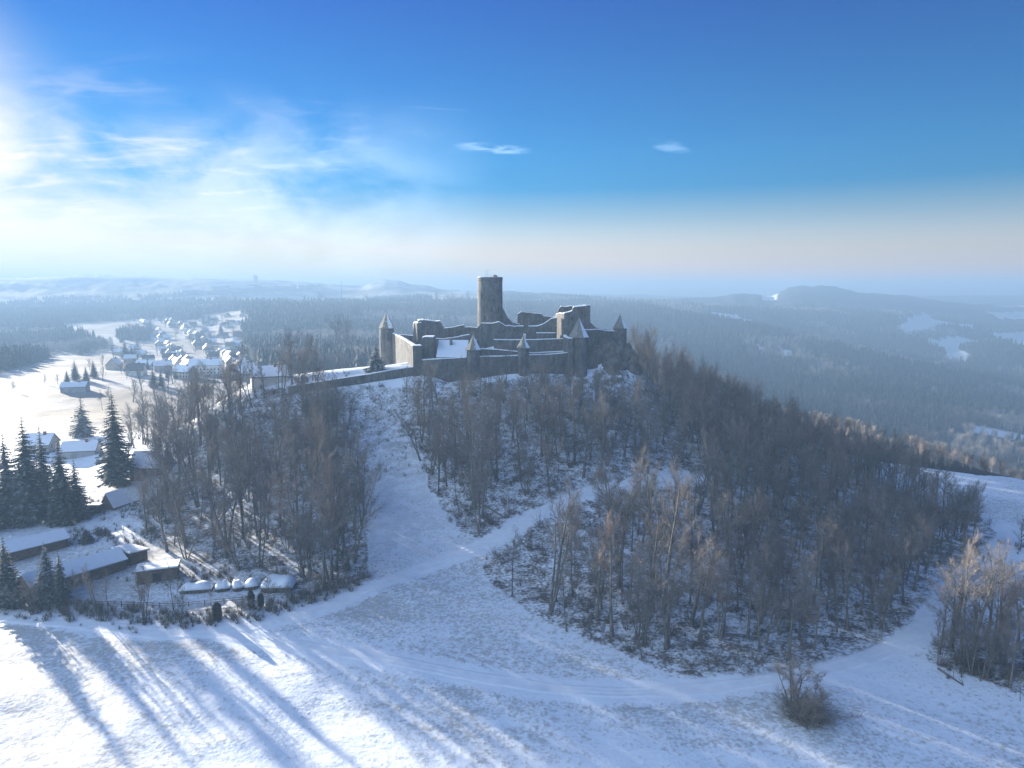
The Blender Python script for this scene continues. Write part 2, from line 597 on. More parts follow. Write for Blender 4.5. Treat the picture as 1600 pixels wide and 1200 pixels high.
class MB:
    """collects polygons and links them as one mesh"""
    def __init__(self):
        self.v = []
        self.f = []

    def poly(self, pts):
        k = len(self.v)
        self.v += [tuple(p) for p in pts]
        self.f.append(tuple(range(k, k + len(pts))))

    def box(self, x0, x1, y0, y1, z0, z1):
        k = len(self.v)
        self.v += [(x, y, z) for z in (z0, z1) for x, y in ((x0, y0), (x1, y0), (x1, y1), (x0, y1))]
        self.f += [tuple(k + i for i in q) for q in ((3, 2, 1, 0), (4, 5, 6, 7), (0, 1, 5, 4), (1, 2, 6, 5), (2, 3, 7, 6), (3, 0, 4, 7))]

    def prism(self, front, back):
        """two matching outlines joined by side faces"""
        k = len(self.v); n = len(front)
        self.v += [tuple(p) for p in front] + [tuple(p) for p in back]
        self.f.append(tuple(range(k, k + n)))
        self.f.append(tuple(range(k + 2 * n - 1, k + n - 1, -1)))
        for i in range(n):
            j = (i + 1) % n
            self.f.append((k + j, k + i, k + n + i, k + n + j))

    def rings(self, rings, close_top=True, close_bot=False):
        k = len(self.v); n = len(rings[0])
        for r in rings:
            self.v += [tuple(p) for p in r]
        for a in range(len(rings) - 1):
            for i in range(n):
                j = (i + 1) % n
                self.f.append((k + a * n + i, k + a * n + j, k + (a + 1) * n + j, k + (a + 1) * n + i))
        if close_top:
            self.f.append(tuple(k + (len(rings) - 1) * n + i for i in range(n)))
        if close_bot:
            self.f.append(tuple(k + i for i in reversed(range(n))))

    def lathe(self, prof, sides, cx=0, cy=0, rot=0.0, close_top=True):
        self.rings([[(cx + r * math.cos(rot + 2 * math.pi * i / sides), cy + r * math.sin(rot + 2 * math.pi * i / sides), z)
                     for i in range(sides)] for r, z in prof], close_top)

    def tube(self, pts, rad, sides=6, cap=False):
        rings = []
        for i, p in enumerate(pts):
            p = Vector(p)
            d = (Vector(pts[min(i + 1, len(pts) - 1)]) - Vector(pts[max(i - 1, 0)]))
            d = d.normalized() if d.length > 1e-6 else Vector((0, 0, 1))
            a = d.orthogonal().normalized()
            b = d.cross(a)
            rings.append([p + (a * math.cos(2 * math.pi * k / sides) + b * math.sin(2 * math.pi * k / sides)) * rad[i] for k in range(sides)])
        self.rings(rings, cap)

    def spike(self, a, b, r):
        """a thin three-sided twig running to a point"""
        a = Vector(a); b = Vector(b)
        d = (b - a)
        o = d.orthogonal().normalized(); q = d.normalized().cross(o)
        k = len(self.v)
        for i in range(3):
            c = math.cos(2.0944 * i), math.sin(2.0944 * i)
            self.v.append(tuple(a + (o * c[0] + q * c[1]) * r))
        self.v.append(tuple(b))
        self.f += [(k, k + 1, k + 3), (k + 1, k + 2, k + 3), (k + 2, k, k + 3)]

    def mesh(self, name, smooth=False):
        me = bpy.data.meshes.new(name)
        me.from_pydata(self.v, [], self.f)
        if smooth:
            me.polygons.foreach_set('use_smooth', [True] * len(me.polygons))
        me.update()
        return me

    def build(self, name, mat, parent=None, smooth=False):
        return mesh_obj(name, self.mesh(name, smooth), mat, parent)


# ------------------------------------------------------------------ where things grow
PATH_MAIN = [(-60, 956), (0, 962), (120, 975), (250, 988), (330, 985), (420, 972), (520, 945), (590, 914), (660, 888), (740, 858),
             (800, 830), (840, 805), (870, 788), (920, 768), (1000, 754), (1060, 748), (1110, 746)]
PATH_FIELD = [(330, 986), (400, 1000), (500, 1015), (600, 1031), (700, 1050), (850, 1075), (1000, 1082), (1150, 1070), (1290, 1046),
              (1380, 1018), (1435, 985), (1465, 945), (1500, 905), (1538, 880), (1556, 860), (1572, 838)]
PATH_BENCH = [(1556, 858), (1575, 856), (1600, 866), (1640, 880)]


def world_line(px):
    pts = [ground(u, v) for u, v in px]
    out = []
    n = len(pts)
    for i in range(n - 1):                       # Catmull-Rom
        p0, p1, p2, p3 = pts[max(i - 1, 0)], pts[i], pts[i + 1], pts[min(i + 2, n - 1)]
        m = max(2, int((p2 - p1).length / 1.0))
        for k in range(m):
            t = k / m
            out.append(0.5 * ((2 * p1) + (p2 - p0) * t + (2 * p0 - 5 * p1 + 4 * p2 - p3) * t * t + (3 * p1 - p0 - 3 * p2 + p3) * t ** 3))
    out.append(pts[-1])
    return out


LINE_MAIN, LINE_FIELD, LINE_BENCH = world_line(PATH_MAIN), world_line(PATH_FIELD), world_line(PATH_BENCH)

CLEARING = [(528, 612), (600, 600), (618, 612), (622, 650), (645, 715), (685, 800), (700, 832), (745, 858), (690, 890), (600, 920), (575, 905),
            (583, 860), (568, 790), (548, 720), (538, 660)]
ZONE_A = [(205, 640), (262, 604), (330, 596), (440, 612), (522, 616), (535, 660), (545, 720), (565, 790), (580, 862), (570, 905), (540, 918), (470, 935),
          (440, 905), (330, 885), (262, 868), (225, 830), (215, 790), (262, 760), (262, 690), (205, 690)]
ZONE_B = [(622, 612), (640, 594), (880, 588), (985, 575), (1015, 640), (1085, 738), (1000, 745), (920, 758), (870, 778), (800, 818), (745, 848),
          (703, 830), (688, 800), (648, 715), (626, 650)]
ZONE_C = [(752, 878), (800, 848), (850, 812), (885, 790), (930, 778), (1000, 766), (1060, 760), (1120, 760), (1160, 1046), (1100, 1050), (1040, 1046),
          (950, 1012), (850, 958), (790, 915)]
ZONE_D_EDGE = [(1100, 1052), (1200, 1052), (1290, 1030), (1350, 1012), (1425, 972), (1450, 935), (1490, 890), (1530, 868), (1548, 845), (1556, 815)]
ZONE_E = [(1442, 1032), (1450, 1000), (1480, 985), (1540, 1000), (1590, 1010), (1640, 1030), (1640, 1100), (1590, 1092), (1530, 1066), (1470, 1046)]
SNOW_PATCH = [
    [(1402, 506), (1425, 497), (1446, 494), (1466, 502), (1460, 509), (1418, 512)], [(1540, 521), (1640, 519), (1640, 536), (1570, 531)],
    [(1470, 537), (1486, 540), (1518, 551), (1508, 557), (1480, 556)], [(1216, 543), (1236, 547), (1242, 554), (1226, 552)],
    [(1182, 537), (1194, 540), (1192, 543), (1182, 541)], [(1540, 488), (1640, 486), (1640, 495), (1560, 494)], [(1500, 504), (1522, 505), (1520, 509), (1502, 508)],
    [(1515, 668), (1640, 680), (1640, 688), (1520, 675)], [(1190, 460), (1216, 460), (1214, 466), (1192, 466)]]
SNOW_PATCH = [[(u, sum(q[1] for q in pz) / len(pz) + (v - sum(q[1] for q in pz) / len(pz)) * 1.6 + 3) for u, v in pz] for pz in SNOW_PATCH]
WOODS_LEFT = [
    [(384, 476), (560, 473), (800, 473), (800, 610), (420, 590), (395, 562), (378, 530), (388, 500)],
    [(-80, 478), (180, 472), (330, 480), (318, 500), (215, 498), (90, 506), (112, 520), (182, 540), (140, 556), (100, 553), (0, 582), (-80, 590)],
    [(-80, 444), (230, 446), (330, 446), (500, 446), (470, 456), (330, 461), (230, 468), (-80, 470)],
    [(182, 520), (212, 512), (240, 522), (236, 534), (190, 530)], [(582, 463), (664, 463), (664, 480), (582, 480)],
    [(225, 470), (380, 470), (380, 487), (300, 492), (222, 490)]]


def covers(x, y, z):
    """litter under trees, smooth trodden snow, far woodland"""
    u, v = proj(x, y, z)
    rho = np.hypot(x - HC[0], y - HC[1])
    s = 0.85 * x + 0.5 * y + 0.6 * np.maximum(0, y - 238) * S(60, 110, x)
    b = x / np.maximum(y, 60)
    jit = fbm(x, y, 14, 3, 31)
    uj, vj = u + jit * 26, v + fbm(x, y, 14, 3, 77) * 20
    nearhill = (y > 60) & (y < 420)
    fl = np.zeros_like(x)
    for zpoly in (ZONE_A, ZONE_B, ZONE_C, ZONE_E):
        fl = np.where(nearhill & inpoly(uj, vj, zpoly), 1.0, fl)
    dz_ = in_zone_d(x, y, uj, vj, rho)
    fl = np.where(dz_, 1.0, fl)
    clear = inpoly(uj, vj, CLEARING) & nearhill & (y < 262)
    fl = np.where(clear, 0.22 + 0.5 * S(780, 650, v), fl)
    dpath = np.minimum(np.minimum(seg_dist(x, y, LINE_MAIN[::4]), seg_dist(x, y, LINE_FIELD[::4])), seg_dist(x, y, LINE_BENCH[::3]))
    sm = np.where(nearhill, np.maximum(1 - S(1.6, 4.0, dpath), np.where(clear, 0.35, 0.0)), 0)
    fl = fl * S(1.0, 3.0, dpath)
    # yards, castle courts, the spur and the left meadow are clean snow
    sm = np.where((rho < 40) | ((x < -36) & (x > -95) & (np.abs(y - 260) < 16)), 0.85, sm)
    sm = np.where((y > 250) & (x > 0), np.maximum(sm, 0.8), sm)
    sm = np.where((y > 300) & (x < -60), -0.35, sm)
    # far woods
    rightside = S(-0.06, 0.02, b) * (s > 254) * (y > 236)
    wood = np.where((rightside > 0.5) & ~((fbm(x, y, 330, 3, 19) > 0.40) & (y > 1500)), 1.0, 0.0)
    for pz in WOODS_LEFT:
        wood = np.where((y > 420) & inpoly(u + fbm(x, y, 160, 3, 3) * 26, v + fbm(x, y, 160, 3, 4) * 5, pz), 1.0, wood)
    wood = np.where((y > 3100), np.where(fbm(x, y, 600, 3, 12) > -0.16, 1.0, 0.0), wood)
    for ps in SNOW_PATCH:
        wood = np.where((y > 330) & inpoly(u, v, ps), 0.0, wood)
    wood = np.where((rho < 165) & (s < 254) | (rho < 110), 0.0, wood)
    return fl, sm, wood


_EDGE_U = np.array([p[0] for p in ZONE_D_EDGE]); _EDGE_V = np.array([p[1] for p in ZONE_D_EDGE])


def in_zone_d(x, y, u, v, rho):
    """the dense wood on the right flank, running over the crest to the far side"""
    front = (u > 1000) & (v < np.interp(u, _EDGE_U, _EDGE_V, left=1052, right=0)) & (u > np.interp(v, [560, 640, 740, 760, 1050], [985, 1012, 1085, 1120, 1160]))
    back = (x > 48) & (y > 250) & (y < 296) & (0.85 * x + 0.5 * y < 262)
    ang = np.degrees(np.arctan2(y - HC[1], x - HC[0]))
    lim = np.interp(ang, [-90, -62, -48, -35, -20, 0, 30], [230, 205, 176, 154, 124, 102, 88])
    return (rho > 46) & (x > 20) & (y > 60) & ((front & (y < 330)) | back) & (rho < lim + 8 * fbm(x, y, 12, 2, 5))


# ------------------------------------------------------------------ ground
def build_ground():
    th = np.concatenate([np.linspace(-180, -62, 26)[:-1], np.linspace(-62, -41, 24)[:-1], np.linspace(-41, 41, 470),
                         np.linspace(41, 62, 24)[1:], np.linspace(62, 180, 26)[1:-1]])
    th = np.radians(th)
    rr = np.concatenate([[0.5, 15, 30, 40, 50], np.arange(58, 330, 0.85), np.geomspace(330, 9000, 260)])
    nt, nr = len(th), len(rr)
    T, RR = np.meshgrid(th, rr)
    x = (np.sin(T) * RR).ravel(); y = (np.cos(T) * RR).ravel()
    z = H(x, y)
    fl, sm, wo_ = covers(x, y, z)
    # the canopy of woods too far away to pick trees apart
    z = z + wo_ * S(2250, 2500, y) * (4 + 12 * np.abs(fbm(x, y, 60, 3, 41)))
    i = np.arange(nr - 1)[:, None] * nt; j = np.arange(nt)[None, :]; j2 = (j + 1) % nt
    f = np.stack([i + j, i + nt + j, i + nt + j2, i + j2], -1).reshape(-1, 4)
    me = bpy.data.meshes.new('ground')
    nv, nf = len(x), len(f)
    me.vertices.add(nv)
    me.vertices.foreach_set('co', np.stack([x, y, z], 1).ravel())
    me.loops.add(nf * 4)
    me.loops.foreach_set('vertex_index', f[:, ::-1].ravel().astype(np.int32))
    me.polygons.add(nf)
    me.polygons.foreach_set('loop_start', np.arange(0, nf * 4, 4, dtype=np.int32))
    me.polygons.foreach_set('loop_total', np.full(nf, 4, np.int32))
    me.polygons.foreach_set('use_smooth', np.ones(nf, bool))
    a = me.attributes.new('cover', 'FLOAT_COLOR', 'POINT')
    a.data.foreach_set('color', np.stack([fl, sm, wo_, np.ones_like(fl)], 1).ravel())
    me.update(calc_edges=True)
    me.validate()
    o = mesh_obj('ground', me, 'snowy_ground')
    tag(o, kind='structure')


build_ground()


def ribbon(name, line, width, lift=0.07, seed=0):
    rng = random.Random(seed)
    mb = MB()
    n = len(line)
    rows = []
    for i, p in enumerate(line):
        d = line[min(i + 1, n - 1)] - line[max(i - 1, 0)]
        d.z = 0
        q = Vector((d.y, -d.x, 0)).normalized()
        wl = width * (0.5 + 0.22 * float(fbm(i * 1.0, seed, 9, 3, seed)))
        wr = width * (0.5 + 0.22 * float(fbm(i * 1.0, seed + 50, 9, 3, seed + 5)))
        row = []
        for k in range(7):
            t = k / 6
            e = p + q * (-wl + (wl + wr) * t)
            rut = -0.045 * max(0.0, 0.4 + 1.6 * float(fbm(i * 1.0, seed * 3.1 + k, 14, 3, seed + 9))) if k in (2, 4) else 0.03 * float(fbm(i * 1.0, k * 7.0, 3, 2, seed))
            edge = -0.09 if k in (0, 6) else 0
            row.append((e.x, e.y, hz(e.x, e.y) + lift + rut + edge))
        rows.append(row)
    for a, b in zip(rows[:-1], rows[1:]):
        for k in range(6):
            mb.poly((a[k], a[k + 1], b[k + 1], b[k]))
    me = mb.mesh(name, True)
    o = mesh_obj(name, me, 'path_snow')
    tag(o, kind='structure')


ribbon('path', LINE_MAIN, 4.4, 0.09, 1)
ribbon('path', LINE_FIELD, 3.4, 0.08, 2)
ribbon('path', LINE_BENCH, 2.2, 0.07, 3)

# haze: one even body of winter air round the camera and the land
hb = MB()
hb.box(-9200, 9200, -9200, 9200, -290, 88)
hm = bpy.data.materials.new('winter_haze')
hm.use_nodes = True
ht = NT(hm.node_tree)
hm.node_tree.nodes.clear()
ho = ht.n('ShaderNodeOutputMaterial')
pv = ht.n('ShaderNodeVolumePrincipled')
pv.inputs['Color'].default_value = (0.18, 0.29, 0.445, 1)
pv.inputs['Density'].default_value = 0.00053
pv.inputs['Anisotropy'].default_value = 0.14
hm.node_tree.links.new(pv.outputs[0], ho.inputs['Volume'])
MATS['winter_haze'] = hm
hz_o = hb.build('haze', 'winter_haze')
tag(hz_o, kind='stuff')


# ------------------------------------------------------------------ tree makers
def grow_tree(seed, height, kind):
    """bare tree: returns (trunk mesh, crown mesh)"""
    rng = random.Random(seed)
    tr, cr = MB(), MB()

    def wander(p, d, length, n, bend, up):
        pts = [Vector(p)]
        d = Vector(d).normalized()
        for i in range(n):
            d = (d + Vector((rng.gauss(0, bend), rng.gauss(0, bend), rng.gauss(0, bend) + up))).normalized()
            pts.append(pts[-1] + d * (length / n))
        return pts, d

    def sideways(d, ang):
        a = d.orthogonal().normalized()
        a.rotate(Matrix.Rotation(rng.uniform(0, 6.283), 3, d))
        return (d * math.cos(ang) + a * math.sin(ang)).normalized()

    def twigs(pts, rad, n, lmin, lmax):
        for _ in range(n):
            k = rng.randrange(len(pts) - 1)
            t = rng.random()
            p = pts[k].lerp(pts[k + 1], t)
            d = (pts[k + 1] - pts[k]).normalized()
            L = rng.uniform(lmin, lmax)
            q = sideways(d, rng.uniform(0.35, 1.0))
            q = (q + Vector((0, 0, 0.28))).normalized()
            mid = p + q * L * 0.55
            e = mid + (q + Vector((rng.gauss(0, .25), rng.gauss(0, .25), rng.gauss(0.12, .2)))).normalized() * L * 0.45
            r = rng.uniform(0.014, 0.024)
            cr.spike(p, e, r)
            for s_ in range(2):
                q2 = sideways(q, rng.uniform(0.4, 0.9))
                b = p.lerp(e, rng.uniform(0.25, 0.8))
                cr.spike(b, b + q2 * L * rng.uniform(0.35, 0.7), r * 0.75)

    def branch(p, d, length, r, level):
        n = 3 if level > 1 else 4
        pts, dd = wander(p, d, length, n, 0.13, 0.07)
        rad = [r * (1 - 0.72 * i / n) for i in range(n + 1)]
        if level == 1:
            tr.tube(pts, rad, 5)
            m = rng.randint(5, 7)
            for i in range(m):
                t = (i + 0.8) / (m + 0.3)
                k = min(int(t * n), n - 1)
                q = pts[k].lerp(pts[k + 1], t * n - k)
                dq = (pts[k + 1] - pts[k]).normalized()
                branch(q, sideways(dq, rng.uniform(0.45, 0.85)), length * rng.uniform(0.32, 0.55) * (1.1 - 0.5 * t), r * (1 - 0.7 * t) * 0.6, 2)
            branch(pts[-1], dd, length * 0.4, rad[-1], 2)
        else:
            cr.tube(pts, [max(x, 0.016) for x in rad], 3)
            twigs(pts, r, int(5 + length * 3.0), 0.6, 1.5)

    def stem(base, d, h, r, clear, limbs):
        n = 7
        pts, dd = wander(base, d, h * 0.86, n, 0.055, 0.03)
        rad = [r * (1.25 if i == 0 else 1.0) * (1 - 0.78 * i / n) for i in range(n + 1)]
        tr.tube(pts, rad, 7)
        for i in range(limbs):
            t = clear + (0.97 - clear) * (i + rng.random() * 0.7) / limbs
            k = min(int(t * n), n - 1)
            q = pts[k].lerp(pts[k + 1], t * n - k)
            dq = (pts[k + 1] - pts[k]).normalized()
            L = h * rng.uniform(0.20, 0.30) * (1.15 - 0.55 * (t - clear) / (1 - clear)) * spread
            branch(q, sideways(dq, rng.uniform(0.45, 0.85)), L, max(0.035, r * (1 - 0.78 * t) * 0.55), 1)
        branch(pts[-1], dd, h * 0.16, rad[-1], 1)

    spread = 1.0
    if kind == 'tall':
        stem((0, 0, -0.5), (rng.gauss(0, .05), rng.gauss(0, .05), 1), height, height * 0.0165, rng.uniform(0.36, 0.5), 10)
    elif kind == 'broad':
        spread = 1.45
        stem((0, 0, -0.5), (rng.gauss(0, .05), rng.gauss(0, .05), 1), height, height * 0.021, 0.26, 12)
    elif kind == 'fork':
        spread = 1.0
        for i in range(2):
            a = rng.uniform(0, 6.28)
            stem((0.18 * math.cos(a), 0.18 * math.sin(a), -0.5), (0.2 * math.cos(a), 0.2 * math.sin(a), 1), height * rng.uniform(0.85, 1), height * 0.0135, 0.4, 6)
    elif kind == 'multi':
        m = rng.randint(4, 6)
        for i in range(m):
            a = 6.283 * i / m + rng.uniform(-.4, .4)
            ln = rng.uniform(0.10, 0.32)
            spread = 0.8
            stem((0.3 * math.cos(a), 0.3 * math.sin(a), -0.5), (ln * math.cos(a), ln * math.sin(a), 1), height * rng.uniform(0.7, 1), height * 0.0095, 0.38, 4)
    elif kind == 'slim':
        spread = 0.62
        stem((0, 0, -0.5), (rng.gauss(0, .06), rng.gauss(0, .06), 1), height, height * 0.011, 0.5, 7)
    a = tr.mesh('trunk', True); a.materials.append(MATS['bark'])
    b = cr.mesh('crown'); b.materials.append(MATS['twigs'])
    return a, b


def grow_shrub(seed, height, stems, mat='brushwood', spreadk=0.55):
    rng = random.Random(seed)
    mb = MB()
    for _ in range(stems):
        a = rng.uniform(0, 6.283)
        ln = abs(rng.gauss(0, spreadk))
        d = Vector((math.cos(a) * ln, math.sin(a) * ln, 1)).normalized()
        L = height * rng.uniform(0.55, 1.05)
        p0 = Vector((rng.gauss(0, .12) * height * spreadk, rng.gauss(0, .12) * height * spreadk, -0.15))
        p1 = p0 + d * L * 0.5
        p2 = p1 + (d + Vector((rng.gauss(0, .2), rng.gauss(0, .2), .15))).normalized() * L * 0.5
        r = 0.008 * height + 0.008
        mb.tube([p0, p1], [r, r * 0.7], 3)
        mb.spike(p1, p2, r * 0.7)
        for _k in range(7):
            t = rng.uniform(0.2, 1)
            q = p0.lerp(p1, t * 2) if t < 0.5 else p1.lerp(p2, t * 2 - 1)
            e = q + (d + Vector((rng.gauss(0, .6), rng.gauss(0, .6), rng.gauss(0.2, .4)))).normalized() * L * rng.uniform(0.15, 0.32)
            mb.spike(q, e, r * 0.6)
    me = mb.mesh('twigs')
    me.materials.append(MATS[mat])
    return me


def grow_spruce(seed, height, width, tiers=30, gaps=0.0):
    rng = random.Random(seed)
    tr, cr = MB(), MB()
    tr.tube([(0, 0, -0.6), (0, 0, height * 0.5), (0, 0, height * 0.97)], [height * 0.014, height * 0.009, 0.02], 7)
    for i in range(tiers):
        t = i / (tiers - 1)
        z = height * (0.08 + 0.9 * t)
        rad = width * 0.5 * (1 - t) ** 0.85 * (1 if t > 0.08 else 0.8) + 0.12
        nb = int(7 + 6 * (1 - t))
        a0 = rng.uniform(0, 6.28)
        for k in range(nb):
            if rng.random() < gaps:
                continue
            a = a0 + 6.283 * k / nb + rng.uniform(-.2, .2)
            L = rad * rng.uniform(0.72, 1.15)
            dr = Vector((math.cos(a), math.sin(a), 0)); sd_ = Vector((-math.sin(a), math.cos(a), 0))
            zz = z + rng.uniform(-.25, .25)
            droop = 0.30 + 0.18 * (1 - t)

            def pt(q):
                return dr * (L * q) + Vector((0, 0, zz - L * droop * (q ** 1.4) + L * 0.16 * q ** 4))
            m = max(3, int(L * 2.4))
            for q in range(m):
                t0, t1 = q / m, (q + 1) / m
                w_ = L * 0.44 * (1 - 0.75 * t0) * rng.uniform(0.7, 1.2)
                b0, b1 = pt(t0), pt(min(1.0, t1 + 0.10))
                for sgn in (-1, 1):
                    tip = b0.lerp(b1, 0.75) + sd_ * sgn * w_ + Vector((0, 0, -w_ * rng.uniform(0.15, 0.6)))
                    cr.poly((b0, b1, tip))
    a = tr.mesh('trunk', True); a.materials.append(MATS['bark'])
    b = cr.mesh('crown'); b.materials.append(MATS['needles'])
    return a, b


def far_conifer(seed, mat='far_needles'):
    rng = random.Random(seed)
    mb = MB()
    h = 19.0
    for i in range(6):
        t = i / 6
        z0 = h * (0.10 + 0.78 * t); z1 = z0 + h * 0.30 * (1 - 0.4 * t)
        r = 3.2 * (1 - t) ** 0.8 + 0.35
        n = 9
        k = len(mb.v)
        for j in range(n):
            rr = r * (1.15 if j % 2 else 0.72) * rng.uniform(0.85, 1.15)
            a = 6.283 * j / n + i
            mb.v.append((rr * math.cos(a), rr * math.sin(a), z0 - (0.7 if j % 2 else 0)))
        mb.v.append((0, 0, z1))
        for j in range(n):
            mb.f.append((k + j, k + (j + 1) % n, k + n))
    me = mb.mesh('conifer'); me.materials.append(MATS[mat])
    return me


def far_broadleaf(seed, mat):
    rng = random.Random(seed)
    mb = MB()
    h = 15.0
    mb.tube([(0, 0, -.5), (0, 0, h * 0.5), (0.2, 0, h * 0.9)], [0.22, 0.14, 0.03], 4)
    for _ in range(150):
        p = Vector((0, 0, h * rng.uniform(0.22, 0.8)))
        a = rng.uniform(0, 6.283)
        d = Vector((math.cos(a), math.sin(a), rng.uniform(0.25, 1.5))).normalized()
        L = h * rng.uniform(0.14, 0.36)
        m = p + d * L * rng.uniform(0, 0.5)
        mb.spike(m, p + d * L, 0.09)
    me = mb.mesh('broadleaf'); me.materials.append(MATS[mat])
    return me


# ------------------------------------------------------------------ instanced masses (kind = stuff)
def scatter(name, sources, pos, scl, rot, idx):
    """one object whose points carry copies of the given meshes"""
    src = bpy.data.collections.new(name + '_source')
    for i, parts in enumerate(sources):
        mb_objs = []
        o = bpy.data.objects.new('%02d_%s' % (i, name), parts)
        src.objects.link(o)
    me = bpy.data.meshes.new(name)
    n = len(pos)
    me.vertices.add(n)
    me.vertices.foreach_set('co', np.asarray(pos, np.float32).ravel())
    for nm, ty, key, data in (('scl', 'FLOAT_VECTOR', 'vector', scl), ('rot', 'FLOAT_VECTOR', 'vector', rot), ('idx', 'INT', 'value', idx)):
        a = me.attributes.new(nm, ty, 'POINT')
        a.data.foreach_set(key, np.asarray(data, np.int32 if ty == 'INT' else np.float32).ravel())
    me.update()
    o = bpy.data.objects.new(name, me)
    COL.objects.link(o)
    g = bpy.data.node_groups.new(name, 'GeometryNodeTree')
    g.interface.new_socket('Geometry', in_out='INPUT', socket_type='NodeSocketGeometry')
    g.interface.new_socket('Geometry', in_out='OUTPUT', socket_type='NodeSocketGeometry')
    gi = g.nodes.new('NodeGroupInput'); go = g.nodes.new('NodeGroupOutput')
    ci = g.nodes.new('GeometryNodeCollectionInfo')
    ci.inputs['Collection'].default_value = src
    ci.inputs['Separate Children'].default_value = True
    ci.inputs['Reset Children'].default_value = True
    iop = g.nodes.new('GeometryNodeInstanceOnPoints')
    iop.inputs['Pick Instance'].default_value = True

    def attr(nm, ty):
        a = g.nodes.new('GeometryNodeInputNamedAttribute')
        a.data_type = ty
        a.inputs['Name'].default_value = nm
        return a.outputs['Attribute']
    g.links.new(gi.outputs[0], iop.inputs['Points'])
    g.links.new(ci.outputs[0], iop.inputs['Instance'])
    g.links.new(attr('idx', 'INT'), iop.inputs['Instance Index'])
    e2r = g.nodes.new('FunctionNodeEulerToRotation')
    g.links.new(attr('rot', 'FLOAT_VECTOR'), e2r.inputs[0])
    g.links.new(e2r.outputs[0], iop.inputs['Rotation'])
    g.links.new(attr('scl', 'FLOAT_VECTOR'), iop.inputs['Scale'])
    g.links.new(iop.outputs[0], go.inputs[0])
    md = o.modifiers.new('scatter', 'NODES')
    md.node_group = g
    tag(o, kind='stuff')
    return o


def merged(a, b):
    """trunk and crown of a tree in one mesh, for the uncounted mass"""
    va = np.empty(len(a.vertices) * 3, np.float32); a.vertices.foreach_get('co', va)
    vb = np.empty(len(b.vertices) * 3, np.float32); b.vertices.foreach_get('co', vb)
    me = bpy.data.meshes.new('tree')
    k = len(a.vertices)
    fa = [tuple(p.vertices) for p in a.polygons]
    fb = [tuple(i + k for i in p.vertices) for p in b.polygons]
    me.from_pydata(np.concatenate([va, vb]).reshape(-1, 3).tolist(), [], fa + fb)
    me.materials.append(a.materials[0]); me.materials.append(b.materials[0])
    mi = np.zeros(len(fa) + len(fb), np.int32); mi[len(fa):] = 1
    me.polygons.foreach_set('material_index', mi)
    me.update()
    return me


# ------------------------------------------------------------------ the wood on the hill
KINDS = [('tall', 19), ('tall', 21), ('tall', 18), ('tall', 20), ('fork', 18), ('fork', 20), ('broad', 17), ('broad', 15), ('multi', 15), ('multi', 13), ('slim', 16), ('slim', 14)]
TREES = [grow_tree(100 + i, h, k) for i, (k, h) in enumerate(KINDS)]
KIND_ID = {}
for i, (k, h) in enumerate(KINDS):
    KIND_ID.setdefault(k, []).append(i)
LOOK = {'tall': 'straight leafless tree', 'fork': 'leafless twin-stemmed tree', 'broad': 'wide-crowned leafless tree',
        'multi': 'leafless many-stemmed tree', 'slim': 'slim thin-crowned leafless tree'}
SIZE = ('small', 'middle-sized', 'large')
PLACE = {'A': 'inside the wood between clearing and village', 'B': 'on the slope under the castle wall',
         'C': 'inside the wood below the forest path', 'D': 'in the dense wood under the corner turret',
         'E': 'in the grove beyond the path fork'}
PLACE_EDGE = {'A': 'on the village-side edge of the snowy clearing', 'B': 'on the castle-side edge of the snowy clearing'}
PLACE_PATH = {'A': 'by the field track, clearing to its side', 'B': 'on the uphill side of the forest path', 'C': 'on the downhill side of the forest path',
              'D': 'beside the track round the hill foot', 'E': 'in the grove, next to the track'}
PLACE_FIELD = {'A': 'where the village wood meets the yard', 'C': 'where the wood meets the open snowfield', 'D': 'on the lowest edge of the flank wood'}


def tree_place(x, y, q):
    p = Vector((x, y, 0))
    if min(seg_dist(x, y, LINE_MAIN[::3]), seg_dist(x, y, LINE_FIELD[::3])) < 6.5:
        return PLACE_PATH[q]
    if q in PLACE_EDGE and seg_dist(x, y, CLEAR_W) < 6.5:
        return PLACE_EDGE[q]
    if q in PLACE_FIELD and math.hypot(x - HC[0], y - HC[1]) > 147:
        return PLACE_FIELD[q]
    return min(LANDMARK[q], key=lambda m: (m[1].x - x) ** 2 + (m[1].y - y) ** 2)[0] if q in LANDMARK else PLACE[q]


CLEAR_W = [ground(u, v) for u, v in CLEARING]
LANDMARK = {q: [(t, ground(u, v)) for t, u, v in m] for q, m in {
    'A': (('in the village wood, nearest the cottage', 250, 740), ('in the village wood, behind the woodpile row', 370, 895), ('in the village wood, under the long spur wall', 470, 625),
          ('in the village wood, upper side over the rooftops', 340, 640), ('deep inside the wood between clearing and village', 430, 760), ('deep inside the village wood, downhill half', 440, 850)),
    'B': (('on the slope below the snow-roofed castle house', 690, 605), ('on the slope below the midway turret', 818, 605), ('on the slope below the broad turret', 905, 605),
          ('on the slope around the pale dead stem', 780, 770), ('midway down the slope under the broad turret', 920, 680)),
    'C': (('in the lower wood, nearest the path junction', 790, 890), ('in the lower wood, facing the thorn bush', 1160, 1030), ('in the lower wood, facing the field track', 950, 1000),
          ('in the middle of the lower wood', 1000, 900), ('in the lower wood, top side under the path', 1040, 790)),
    'D': (('in the flank wood, nearest the small turret', 1030, 610), ('in the flank wood, facing the small grove', 1400, 960), ('in the flank wood, nearest the two walkers', 1500, 860),
          ('in the middle of the flank wood', 1220, 840), ('in the flank wood, facing the thorn bush', 1240, 1010))}.items()}


